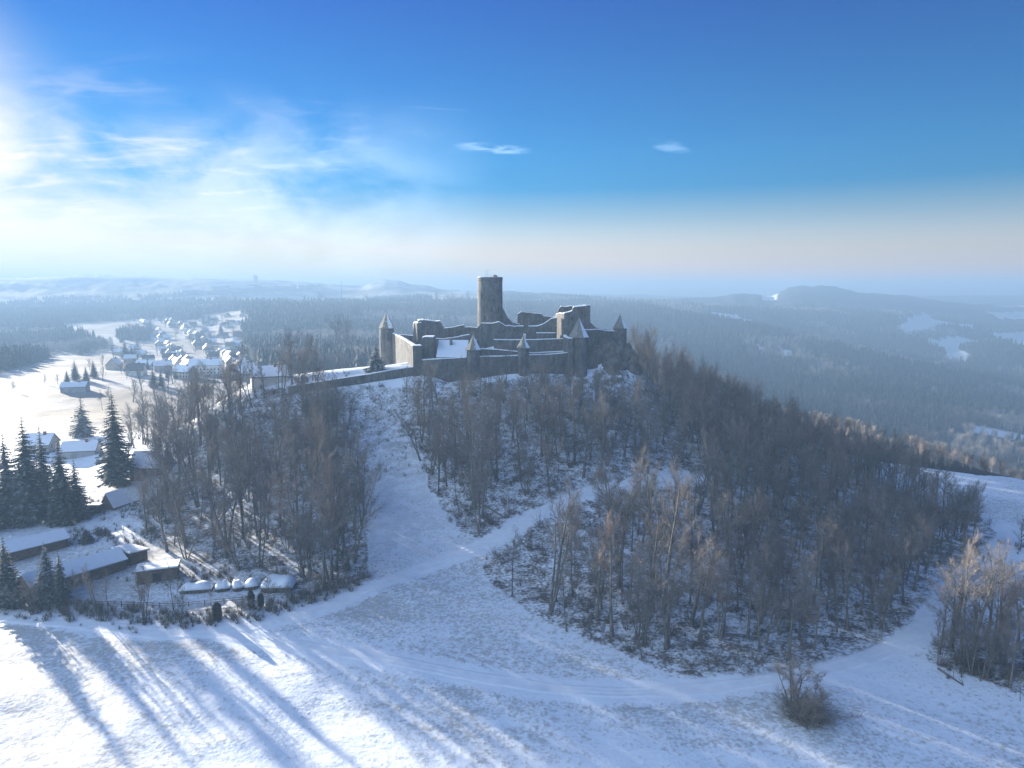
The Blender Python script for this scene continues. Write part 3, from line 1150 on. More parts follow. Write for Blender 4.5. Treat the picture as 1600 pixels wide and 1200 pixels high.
def put_tree(k, x, y, s, rz, label, group, name='bare_tree', lean=(0, 0), zoff=0.0, sz=None):
    o = thing(name, (x, y, hz(x, y) + zoff), label, 'tree', group, rz)
    o.rotation_euler = (lean[0], lean[1], rz)
    wx = 0.86 + 0.42 * ((x * 12.9898 + y * 78.233) % 1.0)
    o.scale = (s * wx, s * wx, s if sz is None else sz)
    mesh_obj('trunk', TREES[k][0], None, o)
    mesh_obj('crown', TREES[k][1], None, o)
    return o


def plant_hill():
    rng = random.Random(7)
    step = 3.3
    gx, gy = np.meshgrid(np.arange(-150, 190, step), np.arange(78, 430, step))
    gx = gx.ravel(); gy = gy.ravel()
    r1 = np.array([rng.random() for _ in gx]); r2 = np.array([rng.random() for _ in gx])
    x = gx + (r1 - 0.5) * step * 1.1; y = gy + (r2 - 0.5) * step * 1.1
    z = H(x, y)
    u, v = proj(x, y, z)
    u = u + fbm(x, y, 13, 3, 31) * 24; v = v + fbm(x, y, 13, 3, 77) * 16
    rho = np.hypot(x - HC[0], y - HC[1])
    zone = np.full(x.shape, '', dtype='<U1')
    ok = (y < 268)
    for nm, pz in (('A', ZONE_A), ('B', ZONE_B), ('C', ZONE_C), ('E', ZONE_E)):
        zone = np.where(ok & inpoly(u, v, pz), nm, zone)
    zone = np.where((zone == '') & in_zone_d(x, y, u, v, rho), 'D', zone)
    zone = np.where((rho < 42) & (zone != 'A'), '', zone)
    zone = np.where((zone == 'B') & (y > 244), '', zone)
    dp = np.minimum(seg_dist(x, y, LINE_MAIN[::3]), seg_dist(x, y, LINE_FIELD[::3]))
    zone = np.where(dp < 4.6, '', zone)
    keep = {'A': 0.36, 'B': 0.23, 'C': 0.25, 'D': 0.46, 'E': 0.9}
    dens = fbm(x, y, 22, 2, 55)
    pd = seg_dist(x, y, LINE_MAIN[len(LINE_MAIN) // 2::3])
    cand = []
    for i in range(len(x)):
        q = zone[i]
        if not q or rng.random() > keep[q] * (1 + 0.9 * dens[i]):
            continue
        w_ = {'A': 'tall tall fork slim multi tall', 'B': 'tall fork tall broad slim multi', 'C': 'tall fork slim tall multi slim tall',
              'D': 'tall tall fork tall broad tall', 'E': 'tall fork tall tall multi'}[q].split()
        kind = rng.choice(w_)
        k = rng.choice(KIND_ID[kind])
        if q == 'C' and pd[i] < 17 and rng.random() < 0.86:
            continue
        if q == 'C' and 790 < u[i] < 1060:
            ut, vt_ = proj(x[i], y[i], z[i] + 13)
            if vt_ < np.interp(ut, [p_[0] for p_ in PATH_MAIN], [p_[1] for p_ in PATH_MAIN]) + 6 and rng.random() < 0.68:
                continue
        s = rng.uniform(0.62, 1.14) * {'A': 1.12, 'B': 1.12, 'C': 1.10, 'D': 0.94, 'E': 0.92}[q]
        if q == 'B':
            s *= 0.7 + 0.3 * float(S(238, 205, y[i]))
        if q == 'D':
            s *= 0.78 + 0.22 * float(S(150, 60, rho[i]))
        if q == 'A' and y[i] > 225:
            s *= 0.72
        cand.append((x[i], y[i], s, k, kind, q))
    # the 285 that show largest become trees of their own, the rest one mass
    cand.sort(key=lambda c: -KINDS[c[3]][1] * c[2] / math.hypot(c[0], c[1]))
    uu = [proj(c[0], c[1], hz(c[0], c[1]) + 8)[0] for c in cand]
    vis = [c for c, a in zip(cand, uu) if -20 < a < 1620 and (c[1] < 250)]
    own = vis[:285]
    ids = set(map(id, own))
    rest = [c for c in cand if id(c) not in ids]
    for c in own:
        x_, y_, s, k, kind, q = c
        hh = KINDS[k][1] * s
        label = SIZE[0 if hh < 12.5 else 1 if hh < 16 else 2] + ' ' + LOOK[kind] + ' ' + tree_place(x_, y_, q)
        put_tree(k, x_, y_, s, rng.uniform(0, 6.28), label, label, lean=(rng.gauss(0, .045), rng.gauss(0, .045)), sz=s * rng.uniform(0.9, 1.12))
    src = [merged(*t) for t in TREES]
    pos = [(c[0], c[1], hz(c[0], c[1])) for c in rest]
    scatter('woodland', src, pos, [(c[2], c[2], c[2] * rng.uniform(.9, 1.1)) for c in rest],
            [(rng.gauss(0, .04), rng.gauss(0, .04), rng.uniform(0, 6.28)) for c in rest], [c[3] for c in rest])
    print('hill trees', len(own), len(rest))


plant_hill()


def plant_scrub():
    rng = random.Random(11)
    SH = [grow_shrub(300 + i, h, n) for i, (h, n) in enumerate(((1.6, 12), (2.4, 14), (1.1, 12), (3.2, 14)))]
    pos, scl, rot, idx = [], [], [], []
    N = 30000
    xs = np.array([rng.uniform(-140, 180) for _ in range(N)]); ys = np.array([rng.uniform(78, 300) for _ in range(N)])
    zs = H(xs, ys)
    u, v = proj(xs, ys, zs)
    rho = np.hypot(xs - HC[0], ys - HC[1])
    m = np.zeros(N, bool)
    for pz in (ZONE_A, ZONE_B, ZONE_C, ZONE_E):
        m |= inpoly(u, v, pz) & (ys < 262)
    m |= in_zone_d(xs, ys, u, v, rho)
    up = inpoly(u, v, CLEARING) & (v < 745) & (ys < 252)
    dens = fbm(xs, ys, 16, 3, 91)
    dp = np.minimum(seg_dist(xs, ys, LINE_MAIN[::3]), seg_dist(xs, ys, LINE_FIELD[::3]))
    for i in range(N):
        if dp[i] < 2.2 or rho[i] < 40 and xs[i] > -36:
            continue
        p = 0.31 + 0.75 * dens[i]
        if up[i]:
            p = 0.16 + 0.5 * dens[i]
        elif not m[i]:
            continue
        if rng.random() > p:
            continue
        pos.append((xs[i], ys[i], zs[i]))
        s = rng.uniform(0.6, 1.25) * (0.7 if up[i] else 1.0)
        scl.append((s * 1.2, s * 1.2, s)); rot.append((0, 0, rng.uniform(0, 6.28))); idx.append(rng.choice((0, 1, 1, 2, 2, 3)))
    scatter('undergrowth', SH, pos, scl, rot, idx)
    print('scrub', len(pos))


plant_scrub()


def plant_far():
    rng = np.random.default_rng(5)
    src = [far_conifer(i) for i in range(2)] + [far_conifer(i, 'far_needles_dark') for i in range(2, 4)] + [far_broadleaf(10, 'brushwood'), far_broadleaf(11, 'frosted_twigs')]
    P = []
    # spacing widens with distance
    for y0, y1, sp in ((236, 700, 6.0), (700, 1300, 8.0), (1300, 2000, 9.5), (2000, 2450, 10.5)):
        xm = y1 * 0.80
        n = int((y1 - y0) * 2 * xm / sp ** 2)
        x = rng.uniform(-xm, xm, n); y = rng.uniform(y0, y1, n)
        k = np.abs(x / y) < 0.80
        P.append(np.stack([x[k], y[k]], 1))
    P = np.concatenate(P)
    x, y = P[:, 0], P[:, 1]
    z = H(x, y)
    _, _, wd = covers(x, y, z)
    k = wd > 0.5
    x, y, z = x[k], y[k], z[k]
    # skip what the castle hill hides
    u, v = proj(x, y, z + 18)
    hid = (u > 600) & (u < 985) & (v > 560)
    hid |= (u >= 985) & (v > np.interp(u, [985, 1560, 1600], [600, 870, 760])) & (y > 300)
    x, y, z = x[~hid], y[~hid], z[~hid]
    n = len(x)
    br = fbm(x, y, 130, 3, 66)
    close_edge = (0.85 * x + 0.5 * y < 420) & (x > 20)
    idx = np.where(br > 0.10, 4, rng.integers(0, 2, n) + np.where(fbm(x, y, 260, 2, 23) + rng.normal(0, .06, n) > 0, 2, 0))
    idx = np.where(close_edge, np.where(rng.random(n) < 0.55, 5, 4), idx)
    idx = np.where((br > 0.24), 5, idx)
    s = rng.uniform(0.65, 1.15, n) * np.where(close_edge, 0.42, 1.0)
    scatter('distant_forest', src, np.stack([x, y, z - 0.5], 1), np.stack([s * 1.05, s * 1.05, s], 1),
            np.stack([np.zeros(n), np.zeros(n), rng.uniform(0, 6.28, n)], 1), idx)
    print('far', n)


plant_far()


# ------------------------------------------------------------------ the castle
def on_plane(u, v, A, B):
    """point seen at (u, v) on the upright plane through two ground points A, B (x, y)"""
    d = ray(u, v)
    b = d[0] / d[1]
    t = (b * A[1] - A[0]) / ((B[0] - A[0]) - b * (B[1] - A[1]))
    Y = A[1] + (B[1] - A[1]) * t
    return Vector(d * (Y / d[1]))


def castle_wall(name, label, tops, Ya, Yb, thick, cat='wall', snow=0.28, holes=(), base=None, ragged=0.0, seed=0, mat='stone', group=None, frame=None):
    """a length of masonry: photo outline of its top, real depth at both ends, real thickness; child parts masonry, snow_cap, window"""
    rng = random.Random(seed)
    A = at(tops[0][0], tops[0][1], Ya); B = at(tops[-1][0], tops[-1][1], Yb)
    P = [on_plane(u, v, A, B) for u, v in tops]
    if ragged:
        Q = []
        for p, q in zip(P[:-1], P[1:]):
            Q.append(p)
            n = int((q - p).length / 1.6)
            for k in range(1, n):
                r = p.lerp(q, k / n)
                r.z += rng.uniform(-ragged, ragged)
                Q.append(r)
        Q.append(P[-1])
        P = Q
    dirn = Vector((B[0] - A[0], B[1] - A[1], 0)).normalized()
    nrm = Vector((-dirn.y, dirn.x, 0))
    if nrm.y < 0:
        nrm = -nrm
    cx = sum(p.x for p in P) / len(P); cy = sum(p.y for p in P) / len(P)
    root = thing(name, (cx, cy, hz(cx, cy)), label, cat, group)
    o = root.location
    bots = [Vector((p.x, p.y, min(hz(p.x, p.y), hz(p.x + nrm.x * thick, p.y + nrm.y * thick)) - 1.5 if base is None else base)) for p in P]
    mb = MB()
    front = [p - o for p in P] + [b - o for b in reversed(bots)]
    back = [p + nrm * thick for p in front]
    mb.prism(front, back)
    me = mb.mesh('masonry')
    import bmesh
    bm = bmesh.new(); bm.from_mesh(me)
    bmesh.ops.recalc_face_normals(bm, faces=bm.faces)
    bmesh.ops.triangulate(bm, faces=[f for f in bm.faces if len(f.verts) > 4])
    bm.to_mesh(me); bm.free()
    mesh_obj('masonry', me, mat, root)
    if snow:
        sb = MB()
        for p, q in zip(P[:-1], P[1:]):
            L = math.hypot(q.x - p.x, q.y - p.y)
            if L < 0.25 or abs(q.z - p.z) / L > 1.1:
                continue
            a, b = p - o, q - o
            e = nrm * (thick - 0.10)
            i = nrm * 0.10
            h0 = Vector((0, 0, snow * rng.uniform(0.7, 1.2))); h1 = Vector((0, 0, snow * rng.uniform(0.7, 1.2)))
            l = Vector((0, 0, 0.004))
            f = [a + i + l, b + i + l, b + e + l, a + e + l]
            g = [a + i + nrm * .12 + h0, b + i + nrm * .12 + h1, b + e - nrm * .12 + h1, a + e - nrm * .12 + h0]
            sb.prism(f, g)
        if sb.f:
            sb.build('snow_cap', 'snow', root)
    for (u, v, wpx, hpx) in holes:
        c = on_plane(u, v, A, B) - o
        k = P[0].y / FPX
        ww, hh = wpx * k / 2, hpx * k / 2
        # no real recess: a dark box stands in for the opening's shade, stone lintel above
        f0 = []
        for sx, sz in ((-1, -1), (1, -1), (1, 1), (-1, 1)):
            f0.append(c + dirn * sx * ww + Vector((0, 0, sz * hh)) - nrm * 0.012)
        wb = MB(); wb.prism(f0, [p + nrm * 0.5 for p in f0])
        w_ = wb.build('window', 'glass_dark', root)
        sur = MB()
        f1 = [c + dirn * -(ww + .14) + Vector((0, 0, hh)) - nrm * .05, c + dirn * (ww + .14) + Vector((0, 0, hh)) - nrm * .05,
              c + dirn * (ww + .14) + Vector((0, 0, hh + .16)) - nrm * .05, c + dirn * -(ww + .14) + Vector((0, 0, hh + .16)) - nrm * .05]
        sur.prism(f1, [p + nrm * 0.3 for p in f1])
        sur.build('lintel', 'stone', w_)
    return root


def castle_tower(name, label, u, Y, v_eave, v_apex, wpx, rpx, sides=8, windows=(), depth=None, taper=1.06):
    k = Y / FPX
    e = at(u, v_eave, Y); a = at(u, v_apex, Y)
    r, rr = wpx * k / 2, rpx * k / 2
    cx, cy = e[0], e[1] + r
    zb = min(hz(cx + dx, cy + dy) for dx in (-r, 0, r) for dy in (-r, 0, r)) - 1.5
    root = thing(name, (cx, cy, hz(cx, cy)), label, 'tower')
    z0 = root.location.z
    mb = MB()
    mb.lathe([(r * taper, zb - z0), (r * 1.01, (zb + e[2]) / 2 - z0), (r, e[2] - z0 + 0.3)], 22)
    mb.build('shaft', 'stone', root, True)
    rb = MB()
    rot = math.pi / sides
    ze, za = e[2] - z0, a[2] - z0
    rb.lathe([(rr * 0.9, ze - 0.12), (rr, ze), (rr * 0.96, ze + 0.10), (rr * 0.80, ze + (za - ze) * 0.16), (rr * 0.42, ze + (za - ze) * 0.55), (0.05, za)], sides, rot=rot)
    ro = rb.build('roof', 'snowy_slate', root)
    fb = MB()
    fb.lathe([(0.05, za - 0.2), (0.04, za + 0.5), (0.14, za + 0.55), (0.14, za + 0.72), (0.03, za + 0.8), (0.02, za + 1.4)], 6)
    fb.build('finial', 'metal', ro)
    for (wu, wv) in windows:
        ang = math.asin(max(-.95, min(.95, (wu - u) / (wpx / 2))))
        p = at(wu, wv, Y)
        dx, dy = math.sin(ang), -math.cos(ang)
        wb = MB()
        q = Vector((r * dx, r * dy, p[2] - z0)); tx = Vector((-dy, dx, 0)); n = Vector((dx, dy, 0))
        f0 = [q + tx * sx * 0.22 + Vector((0, 0, sz * 0.55)) + n * 0.02 for sx, sz in ((-1, -1), (1, -1), (1, 1), (-1, 1))]
        wb.prism(f0, [p_ - n * 0.5 for p_ in f0])
        wb.build('window', 'glass_dark', root)
    return root


def build_castle():
    # keep
    Y = 280.0
    k = Y / FPX
    c = at(765, 436, Y)
    r = 19.6 * k
    cx, cy = c[0], c[1] + r
    root = thing('keep_tower', (cx, cy, hz(cx, cy)), 'tall round stone keep rising above the castle ruin', 'tower')
    z0 = root.location.z
    top = at(765, 437, Y)[2] - z0
    mb = MB()
    mb.lathe([(r * 1.02, -3), (r * 1.01, top * 0.35), (r, top * 0.75), (r * 0.995, top)], 40)
    mb.build('shaft', 'stone', root, True)
    pb = MB()
    pr = [[(rad * math.cos(6.2832 * i / 40), rad * math.sin(6.2832 * i / 40), z) for i in range(40)] for rad, z in
          ((r * 0.99, top - 0.5), (r * 1.015, top - 0.2), (r * 1.015, top + 1.0), (r * 0.90, top + 1.0), (r * 0.90, top + 0.05))]
    pb.rings(pr, True)
    pa = pb.build('parapet', 'stone', root)
    sb = MB()
    sb.rings([[(rad * math.cos(6.2832 * i / 40), rad * math.sin(6.2832 * i / 40), z) for i in range(40)] for rad, z in
              ((r * 1.01, top + 1.004), (r * 0.99, top + 1.14), (r * 0.94, top + 1.14), (r * 0.905, top + 1.004))], False)
    sb.build('snow_rim', 'snow', pa)
    hb_ = MB()
    hb_.lathe([(1.05, 0), (1.05, 1.3), (0.8, 1.75), (0.3, 1.95)], 12, cx=2.0, cy=-0.5)
    ho_ = hb_.build('stair_hatch', 'slate', root); ho_.location.z = top + 0.05
    for ax, hh in ((-1.6, 3.8), (-0.9, 4.4), (0.9, 2.2)):
        ab = MB(); ab.tube([(ax, -1, top), (ax, -1, top + hh)], [0.07, 0.04], 5)
        ao = ab.build('antenna', 'metal', root)
        cb = MB(); cb.tube([(ax - .4, -1, top + hh * .86), (ax + .4, -1, top + hh * .86)], [0.03, 0.03], 4)
        cb.build('crossbar', 'metal', ao)
    for wu, wv, ww, wh in ((752, 463, .30, .9), (768, 484, .28, .8), (779, 485, .35, 1.1), (757, 497, .28, .7), (771, 470, .16, .3), (760, 478, .16, .3)):
        ang = math.asin((wu - 765) / 20.5)
        dx, dy = math.sin(ang), -math.cos(ang)
        p = at(wu, wv, Y)
        zz = p[2] - z0
        rad = r * 1.0
        q = Vector((rad * dx, rad * dy, zz)); tx = Vector((-dy, dx, 0)); n = Vector((dx, dy, 0))
        f0 = [q + tx * sx * ww + Vector((0, 0, sz * wh)) + n * 0.1 for sx, sz in ((-1, -1), (1, -1), (1, 1), (-1, 1))]
        wb = MB(); wb.prism(f0, [p_ - n * 0.7 for p_ in f0])
        wb.build('window', 'glass_dark', root)
    # sloping buttress beside the keep
    castle_wall('castle_buttress', 'sloping ruined buttress leaning on the round keep', [(783, 478), (787, 484), (793, 496), (801, 504), (812, 507)], 284, 284, 3.0, ragged=.2, seed=3, snow=0.15)

    # outer curtain
    W = castle_wall
    W('corner_block', 'tall narrow corner wall where the long spur wall meets the castle', [(645, 540.5), (659, 540.5)], 249, 250, 3.5, seed=1)
    W('castle_rampart', 'outer castle wall before the snow-roofed castle house', [(659, 563), (690, 561), (728, 559)], 250, 251, 1.6, seed=2)
    W('castle_rampart', 'outer castle wall between the two slim turrets', [(748, 557.5), (780, 557), (810, 556)], 251, 252, 1.6, seed=3)
    W('castle_rampart', 'outer castle wall from slim turret to broad turret', [(826, 555), (860, 554), (892, 551)], 252, 256, 1.6, seed=4)
    castle_tower('castle_turret', 'slim turret with pointed roof next to the snow-roofed castle house', 739, 249.5, 547, 523.5, 21, 27)
    castle_tower('castle_turret', 'slim turret with pointed roof midway along the outer wall', 818, 250.5, 544, 524.5, 18, 23, windows=((821, 556),))
    castle_tower('castle_turret', 'broad turret with wide pointed roof in front of the palace ruin', 905.5, 255, 527.5, 497, 27, 35, sides=8)
    castle_tower('castle_turret', 'round turret with pointed roof above the snowy spur', 602, 290, 513, 488.5, 23, 27, sides=8, windows=((606, 530),))
    castle_tower('castle_turret', 'small turret with pointed roof on the rock at the castle end', 970.5, 270, 513.5, 491, 21, 24.5, sides=8, windows=((972, 524), (964, 522)))
    # zwinger terraces
    W('castle_terrace', 'low terrace wall right behind the outer curtain', [(744, 545), (776, 546.5), (808, 549.5), (832, 552), (890, 549)], 258, 261, 1.3, seed=6)
    W('castle_terrace', 'long snow-capped terrace wall below the inner castle', [(772, 531), (800, 531.5), (838, 531), (882, 529.5)], 264, 266, 1.4, seed=7, holes=((784, 533.5, 2.2, 3),))
    W('inner_rampart', 'inner wall with window openings at the foot of the keep', [(745, 513), (752, 505), (770, 505.5), (780, 503), (790, 509.5), (818, 510)], 271, 272, 1.6, ragged=.12, seed=8,
      holes=((787, 518, 2.6, 3.4), (803.5, 516, 3.6, 6.0), (757, 522, 2, 3)))
    W('inner_rampart', 'short inner wall with snowy ledge over the terrace', [(822, 517), (826, 510), (840, 510)], 270, 270, 2.2, seed=9, ragged=.1)
    W('stepped_ruin', 'stepped ruined wall climbing towards the palace ruin', [(826, 511), (841, 509.5), (848, 507), (856, 502), (860, 498.5), (868, 497), (870, 497)], 271, 270, 2.0, ragged=.12, seed=10, snow=.3,
      holes=((850, 519.5, 16, 1.0),))
    W('inner_rampart', 'wall foot with snow line under the stepped wall', [(838, 520.5), (868, 520.5)], 268, 268, 1.5, seed=11)
    # palace ruin
    W('palace_ruin', 'sunlit side wall of the palace ruin with small windows', [(864.5, 496), (868, 491.5), (874, 489), (881.5, 490)], 282, 267, 1.6, ragged=.2, seed=12, snow=.2,
      holes=((877, 500.5, 2.0, 3.4), (871.5, 497.5, 1.4, 2.2), (876.5, 513, 1.4, 2.2), (875, 517, 1.2, 2)))
    W('palace_ruin', 'high front wall of the palace ruin behind the broad turret', [(881.5, 489.5), (889, 488), (894, 486), (896, 480), (905, 479), (922.5, 477)], 267, 267.5, 2.0, ragged=.15, seed=13,
      holes=((894, 498.5, 2.4, 4.2), (914, 494, 1.6, 2.6)))
    W('palace_ruin', 'back wall of the palace ruin with dark broken top', [(869, 494), (873, 483), (876, 479), (900, 478.5), (919, 477.5)], 284, 284, 1.8, ragged=.25, seed=14)
    W('palace_ruin', 'outer end wall of the palace ruin above the rock', [(922.5, 477), (922, 478.5), (919.5, 479)], 267.5, 284, 1.6, seed=15)
    W('ruin_fragment', 'broken wall stub between the keep and the palace ruin', [(808.5, 491), (814, 487.5), (826, 488.5), (846, 490.5), (848.5, 494), (866, 495)], 293, 293, 1.8, ragged=.25, seed=16, snow=.2)
    W('ruin_fragment', 'sloping wall remnant beside the palace end wall', [(922, 503), (930, 511), (938, 514.5), (946, 514), (955, 518)], 268, 270, 2.0, ragged=.3, seed=17, snow=.12)
    W('castle_rampart', 'castle wall leading to the small turret on the rock', [(900, 516), (935, 515), (950, 517.5), (962, 517.5)], 262, 271, 1.5, ragged=.2, seed=18)
    W('castle_buttress', 'sunlit stair buttress beside the broad turret', [(879.5, 524), (882, 527), (889, 529)], 262, 254, 1.5, seed=19)
    # left ward
    W('ward_rampart', 'sunlit ward wall receding from the corner wall to the round turret', [(613, 521), (622, 526), (634, 533), (645, 540)], 290, 252, 1.5, seed=20, holes=((628, 540, 1.4, 3), (637, 546, 1.4, 3)))
    W('ward_rampart', 'dark ward wall behind the round turret', [(614, 523), (628, 523.5), (646, 525)], 295, 293, 1.5, ragged=.15, seed=21)
    W('gable_block', 'square gable block with snowy top beside the castle house', [(659.5, 528), (663, 526.5), (677, 527), (677.5, 527.5)], 255, 255, 6.0, seed=22)
    W('hall_ruin', 'massive dark hall ruin with a broken flat top', [(651, 506), (654, 501), (671, 501), (681, 502.5), (688, 502), (692, 509), (695, 516)], 274, 276, 6.0, ragged=.25, seed=23)
    W('hall_ruin', 'narrow sunlit end wall of the hall ruin', [(645, 505), (648, 504), (652, 504.5)], 285, 273.5, 1.8, ragged=.1, seed=24)
    W('ruin_fragment', 'low broken wall between the hall ruin and the keep', [(694, 513), (705, 512), (718, 509), (724, 508), (726, 511.5), (746, 512.5)], 285, 285, 1.6, ragged=.2, seed=25, snow=.2)
    W('castle_terrace', 'irregular low wall across the snowy ward court', [(681, 529), (692, 530), (708, 528), (722, 525), (734, 523)], 268, 268, 1.2, ragged=.12, seed=26)
    # gate building with tiled ridge left of the keep
    # house with snowy roof
    e0, e1 = at(683, 558, 252.5), at(729, 556.5, 254)
    r0 = at(679, 533.5, 262)
    ln = e1[0] - e0[0]
    h = thing('castle_house', (e0[0], e0[1], hz(e0[0], e0[1] + 8)), 'castle house with a smooth snow-covered roof and dark chimney', 'house')
    o = h.location
    wz = e0[2] - o.z; rz = r0[2] - o.z; dep = 11.5
    mb = MB()
    mb.box(0.4, ln, 0.5, dep * 2 - 6.0, -6, wz - .15)
    mb.build('wall', 'stone', h)
    rb = MB()
    th = .28
    rb.prism([(-.4, -.3, wz - .3), (-.4, 9.2, rz), (-.4, 17.5, wz - .3), (-.4, 17.5, wz - .05), (-.4, 9.2, rz + th), (-.4, -.3, wz - .02)],
             [(ln + .4, -.3, wz - .3), (ln + .4, 9.2, rz), (ln + .4, 17.5, wz - .3), (ln + .4, 17.5, wz - .05), (ln + .4, 9.2, rz + th), (ln + .4, -.3, wz - .02)])
    ro = rb.build('roof', 'slate', h)
    sb = MB()
    sb.prism([(-.3, -.25, wz + .0), (-.3, 9.2, rz + th + .01), (-.3, 9.2, rz + th + .3), (-.3, -.2, wz + .3)],
             [(ln + .3, -.25, wz + .0), (ln + .3, 9.2, rz + th + .01), (ln + .3, 9.2, rz + th + .3), (ln + .3, -.2, wz + .3)])
    sb.build('snow_layer', 'snow', ro)
    cb = MB()
    cz = wz + (rz - wz) * 0.62
    cb.box(ln * .38, ln * .38 + 1.0, 6.1, 7.1, cz - 1, rz + .7)
    cb.build('chimney', 'slate', ro)
    for i in range(4):
        wb = MB(); wb.box(1.5 + i * 2.6, 2.4 + i * 2.6, .46, .7, wz - 1.7, wz - .55)
        wb.build('window', 'glass_dark', h)
    # long spur wall
    W('spur_rampart', 'long low wall running from the castle corner down the snowy spur', [(450, 604.5), (470, 601), (500, 597), (540, 590.5), (580, 584.5), (615, 578), (645, 574)], 240, 249.5, 1.0, seed=30, snow=.3)
    # crag below the small turret
    rng = random.Random(4)
    for i, (u, v, Y_, s) in enumerate(((948, 540, 268, 5.0), (962, 548, 266, 5.5), (976, 548, 268, 5.0), (985, 560, 266, 4.5), (932, 536, 266, 4.0), (955, 562, 262, 4.0), (922, 540, 263, 3.5))):
        p = at(u, v, Y_)
        bm_ = MB()
        rings = []
        for a in range(6):
            t = a / 5
            rad = s * (1.15 - 0.85 * t ** 1.6)
            rings.append([(rad * (1 + rng.uniform(-.3, .2)) * math.cos(6.283 * j / 9), rad * .8 * (1 + rng.uniform(-.3, .2)) * math.sin(6.283 * j / 9), -s * 1.2 + s * 1.9 * t + rng.uniform(-.4, .4)) for j in range(9)])
        bm_.rings(rings)
        zz = min(p[2], hz(p[0], p[1]) + s * .5)
        spots = ('under the small turret', 'on the slope face of the turret crag', 'at the outer corner of the turret crag', 'lowest on the outer side of the turret crag',
                 'below the remnant wall', 'sunk in scrub below the turret crag', 'beside the broad turret')
        ro_ = bm_.build('rock_outcrop', 'rock')
        ro_.location = (p[0], p[1], zz)
        tag(ro_, 'dark craggy rock outcrop ' + spots[i], 'rock', 'rocks of the castle crag')


build_castle()


# ------------------------------------------------------------------ houses
def house(name, label, cat, x, y, L, W, hw, hr, rz, wall='render_white', group=None, roof='snow', windows=True, chimney=True, zoff=0.0, lean=0.5, bare=False):
    """gabled house: ridge along local x; parts wall, roof (> snow_layer, chimney), windows, door"""
    zs = [hz(x + dx, y + dy) for dx in (-L / 3, L / 3) for dy in (-W / 3, W / 3)]
    root = thing(name, (x, y, min(zs) + zoff), label, cat, group, rz)
    l, w2 = L / 2, W / 2
    mb = MB()
    prof = [(-w2, -1.5), (w2, -1.5), (w2, hw), (w2 * (1 - 2 * lean) if False else 0, hr - .12), (-w2, hw)]
    mb.prism([(-l, py, pz) for py, pz in prof], [(l, py, pz) for py, pz in prof])
    mb.build('wall', wall, root)
    o = .45
    sl = (hr - hw) / w2
    rb = MB()
    for sg in (-1, 1):
        a = [(sg * 0.004, hr), (sg * (w2 + o), hw - o * sl), (sg * (w2 + o), hw - o * sl + .18), (sg * 0.004, hr + .18)]
        rb.prism([(-l - o, py, pz) for py, pz in a], [(l + o, py, pz) for py, pz in a])
    ro = rb.build('roof', 'slate', root)
    sb = MB()
    for sg in (-1, 1):
        a = [(sg * 0.01, hr + .185), (sg * (w2 + o - .06), hw - o * sl + .19), (sg * (w2 + o - .12), hw - o * sl + .40), (sg * 0.01, hr + .42)]
        sb.prism([(-l - o + .06, py, pz) for py, pz in a], [(l + o - .06, py, pz) for py, pz in a])
    if not bare:
        sb.build('snow_layer', 'snow', ro)
    if chimney:
        cb = MB(); cb.box(l * .3, l * .3 + .8, -.9, -.1, hr - .8, hr + 1.1)
        cb.build('chimney', 'chimney_brick', ro)
    if windows:
        nf = 2 if hw > 4.2 else 1
        for fl in range(nf):
            for i in range(max(2, int(L / 2.6))):
                px = -l + (i + .5) * L / max(2, int(L / 2.6))
                z0 = .9 + fl * 2.6
                for sg in (-1, 1):
                    wb = MB(); y0, y1 = sorted((sg * (w2 - .2), sg * (w2 + .03)))
                    wb.box(px - .5, px + .5, y0, y1, z0, z0 + 1.25)
                    wb.build('window', 'glass_dark', root)
        for sg in (-1, 1):
            for py in (-w2 * .45, w2 * .45):
                wb = MB(); x0, x1 = sorted((sg * (l - .2), sg * (l + .03)))
                wb.box(x0, x1, py - .5, py + .5, hw - 1.6, hw - .35)
                wb.build('window', 'glass_dark', root)
    return root


def flat_shed(name, label, x, y, L, W, h, rz, tilt=.5):
    zs = [hz(x + dx, y + dy) for dx in (-L / 3, L / 3) for dy in (-W / 3, W / 3)]
    root = thing(name, (x, y, min(zs)), label, 'shed', None, rz)
    l, w2 = L / 2, W / 2
    mb = MB(); mb.prism([(-l, -w2, -1), (-l, w2, -1), (-l, w2, h), (-l, -w2, h + tilt)], [(l, -w2, -1), (l, w2, -1), (l, w2, h), (l, -w2, h + tilt)])
    mb.build('wall', 'timber', root)
    rb = MB(); a = [(-w2 - .4, h + tilt + .03), (w2 + .4, h + .0), (w2 + .4, h + .15), (-w2 - .4, h + tilt + .18)]
    rb.prism([(-l - .4, p, q) for p, q in a], [(l + .4, p, q) for p, q in a])
    ro = rb.build('roof', 'slate', root)
    sb = MB(); a = [(-w2 - .35, h + tilt + .19), (w2 + .35, h + .16), (w2 + .28, h + .42), (-w2 - .28, h + tilt + .46)]
    sb.prism([(-l - .35, p, q) for p, q in a], [(l + .35, p, q) for p, q in a])
    sb.build('snow_layer', 'snow', ro)
    db = MB(); db.box(-.8, .8, w2 - .1, w2 + .04, 0, min(2.0, h - .3))
    db.build('door', 'glass_dark', root)
    db = MB(); db.box(-.8, .8, -w2 - .04, -w2 + .1, 0, min(2.0, h - .3))
    db.build('door', 'glass_dark', root)
    return root


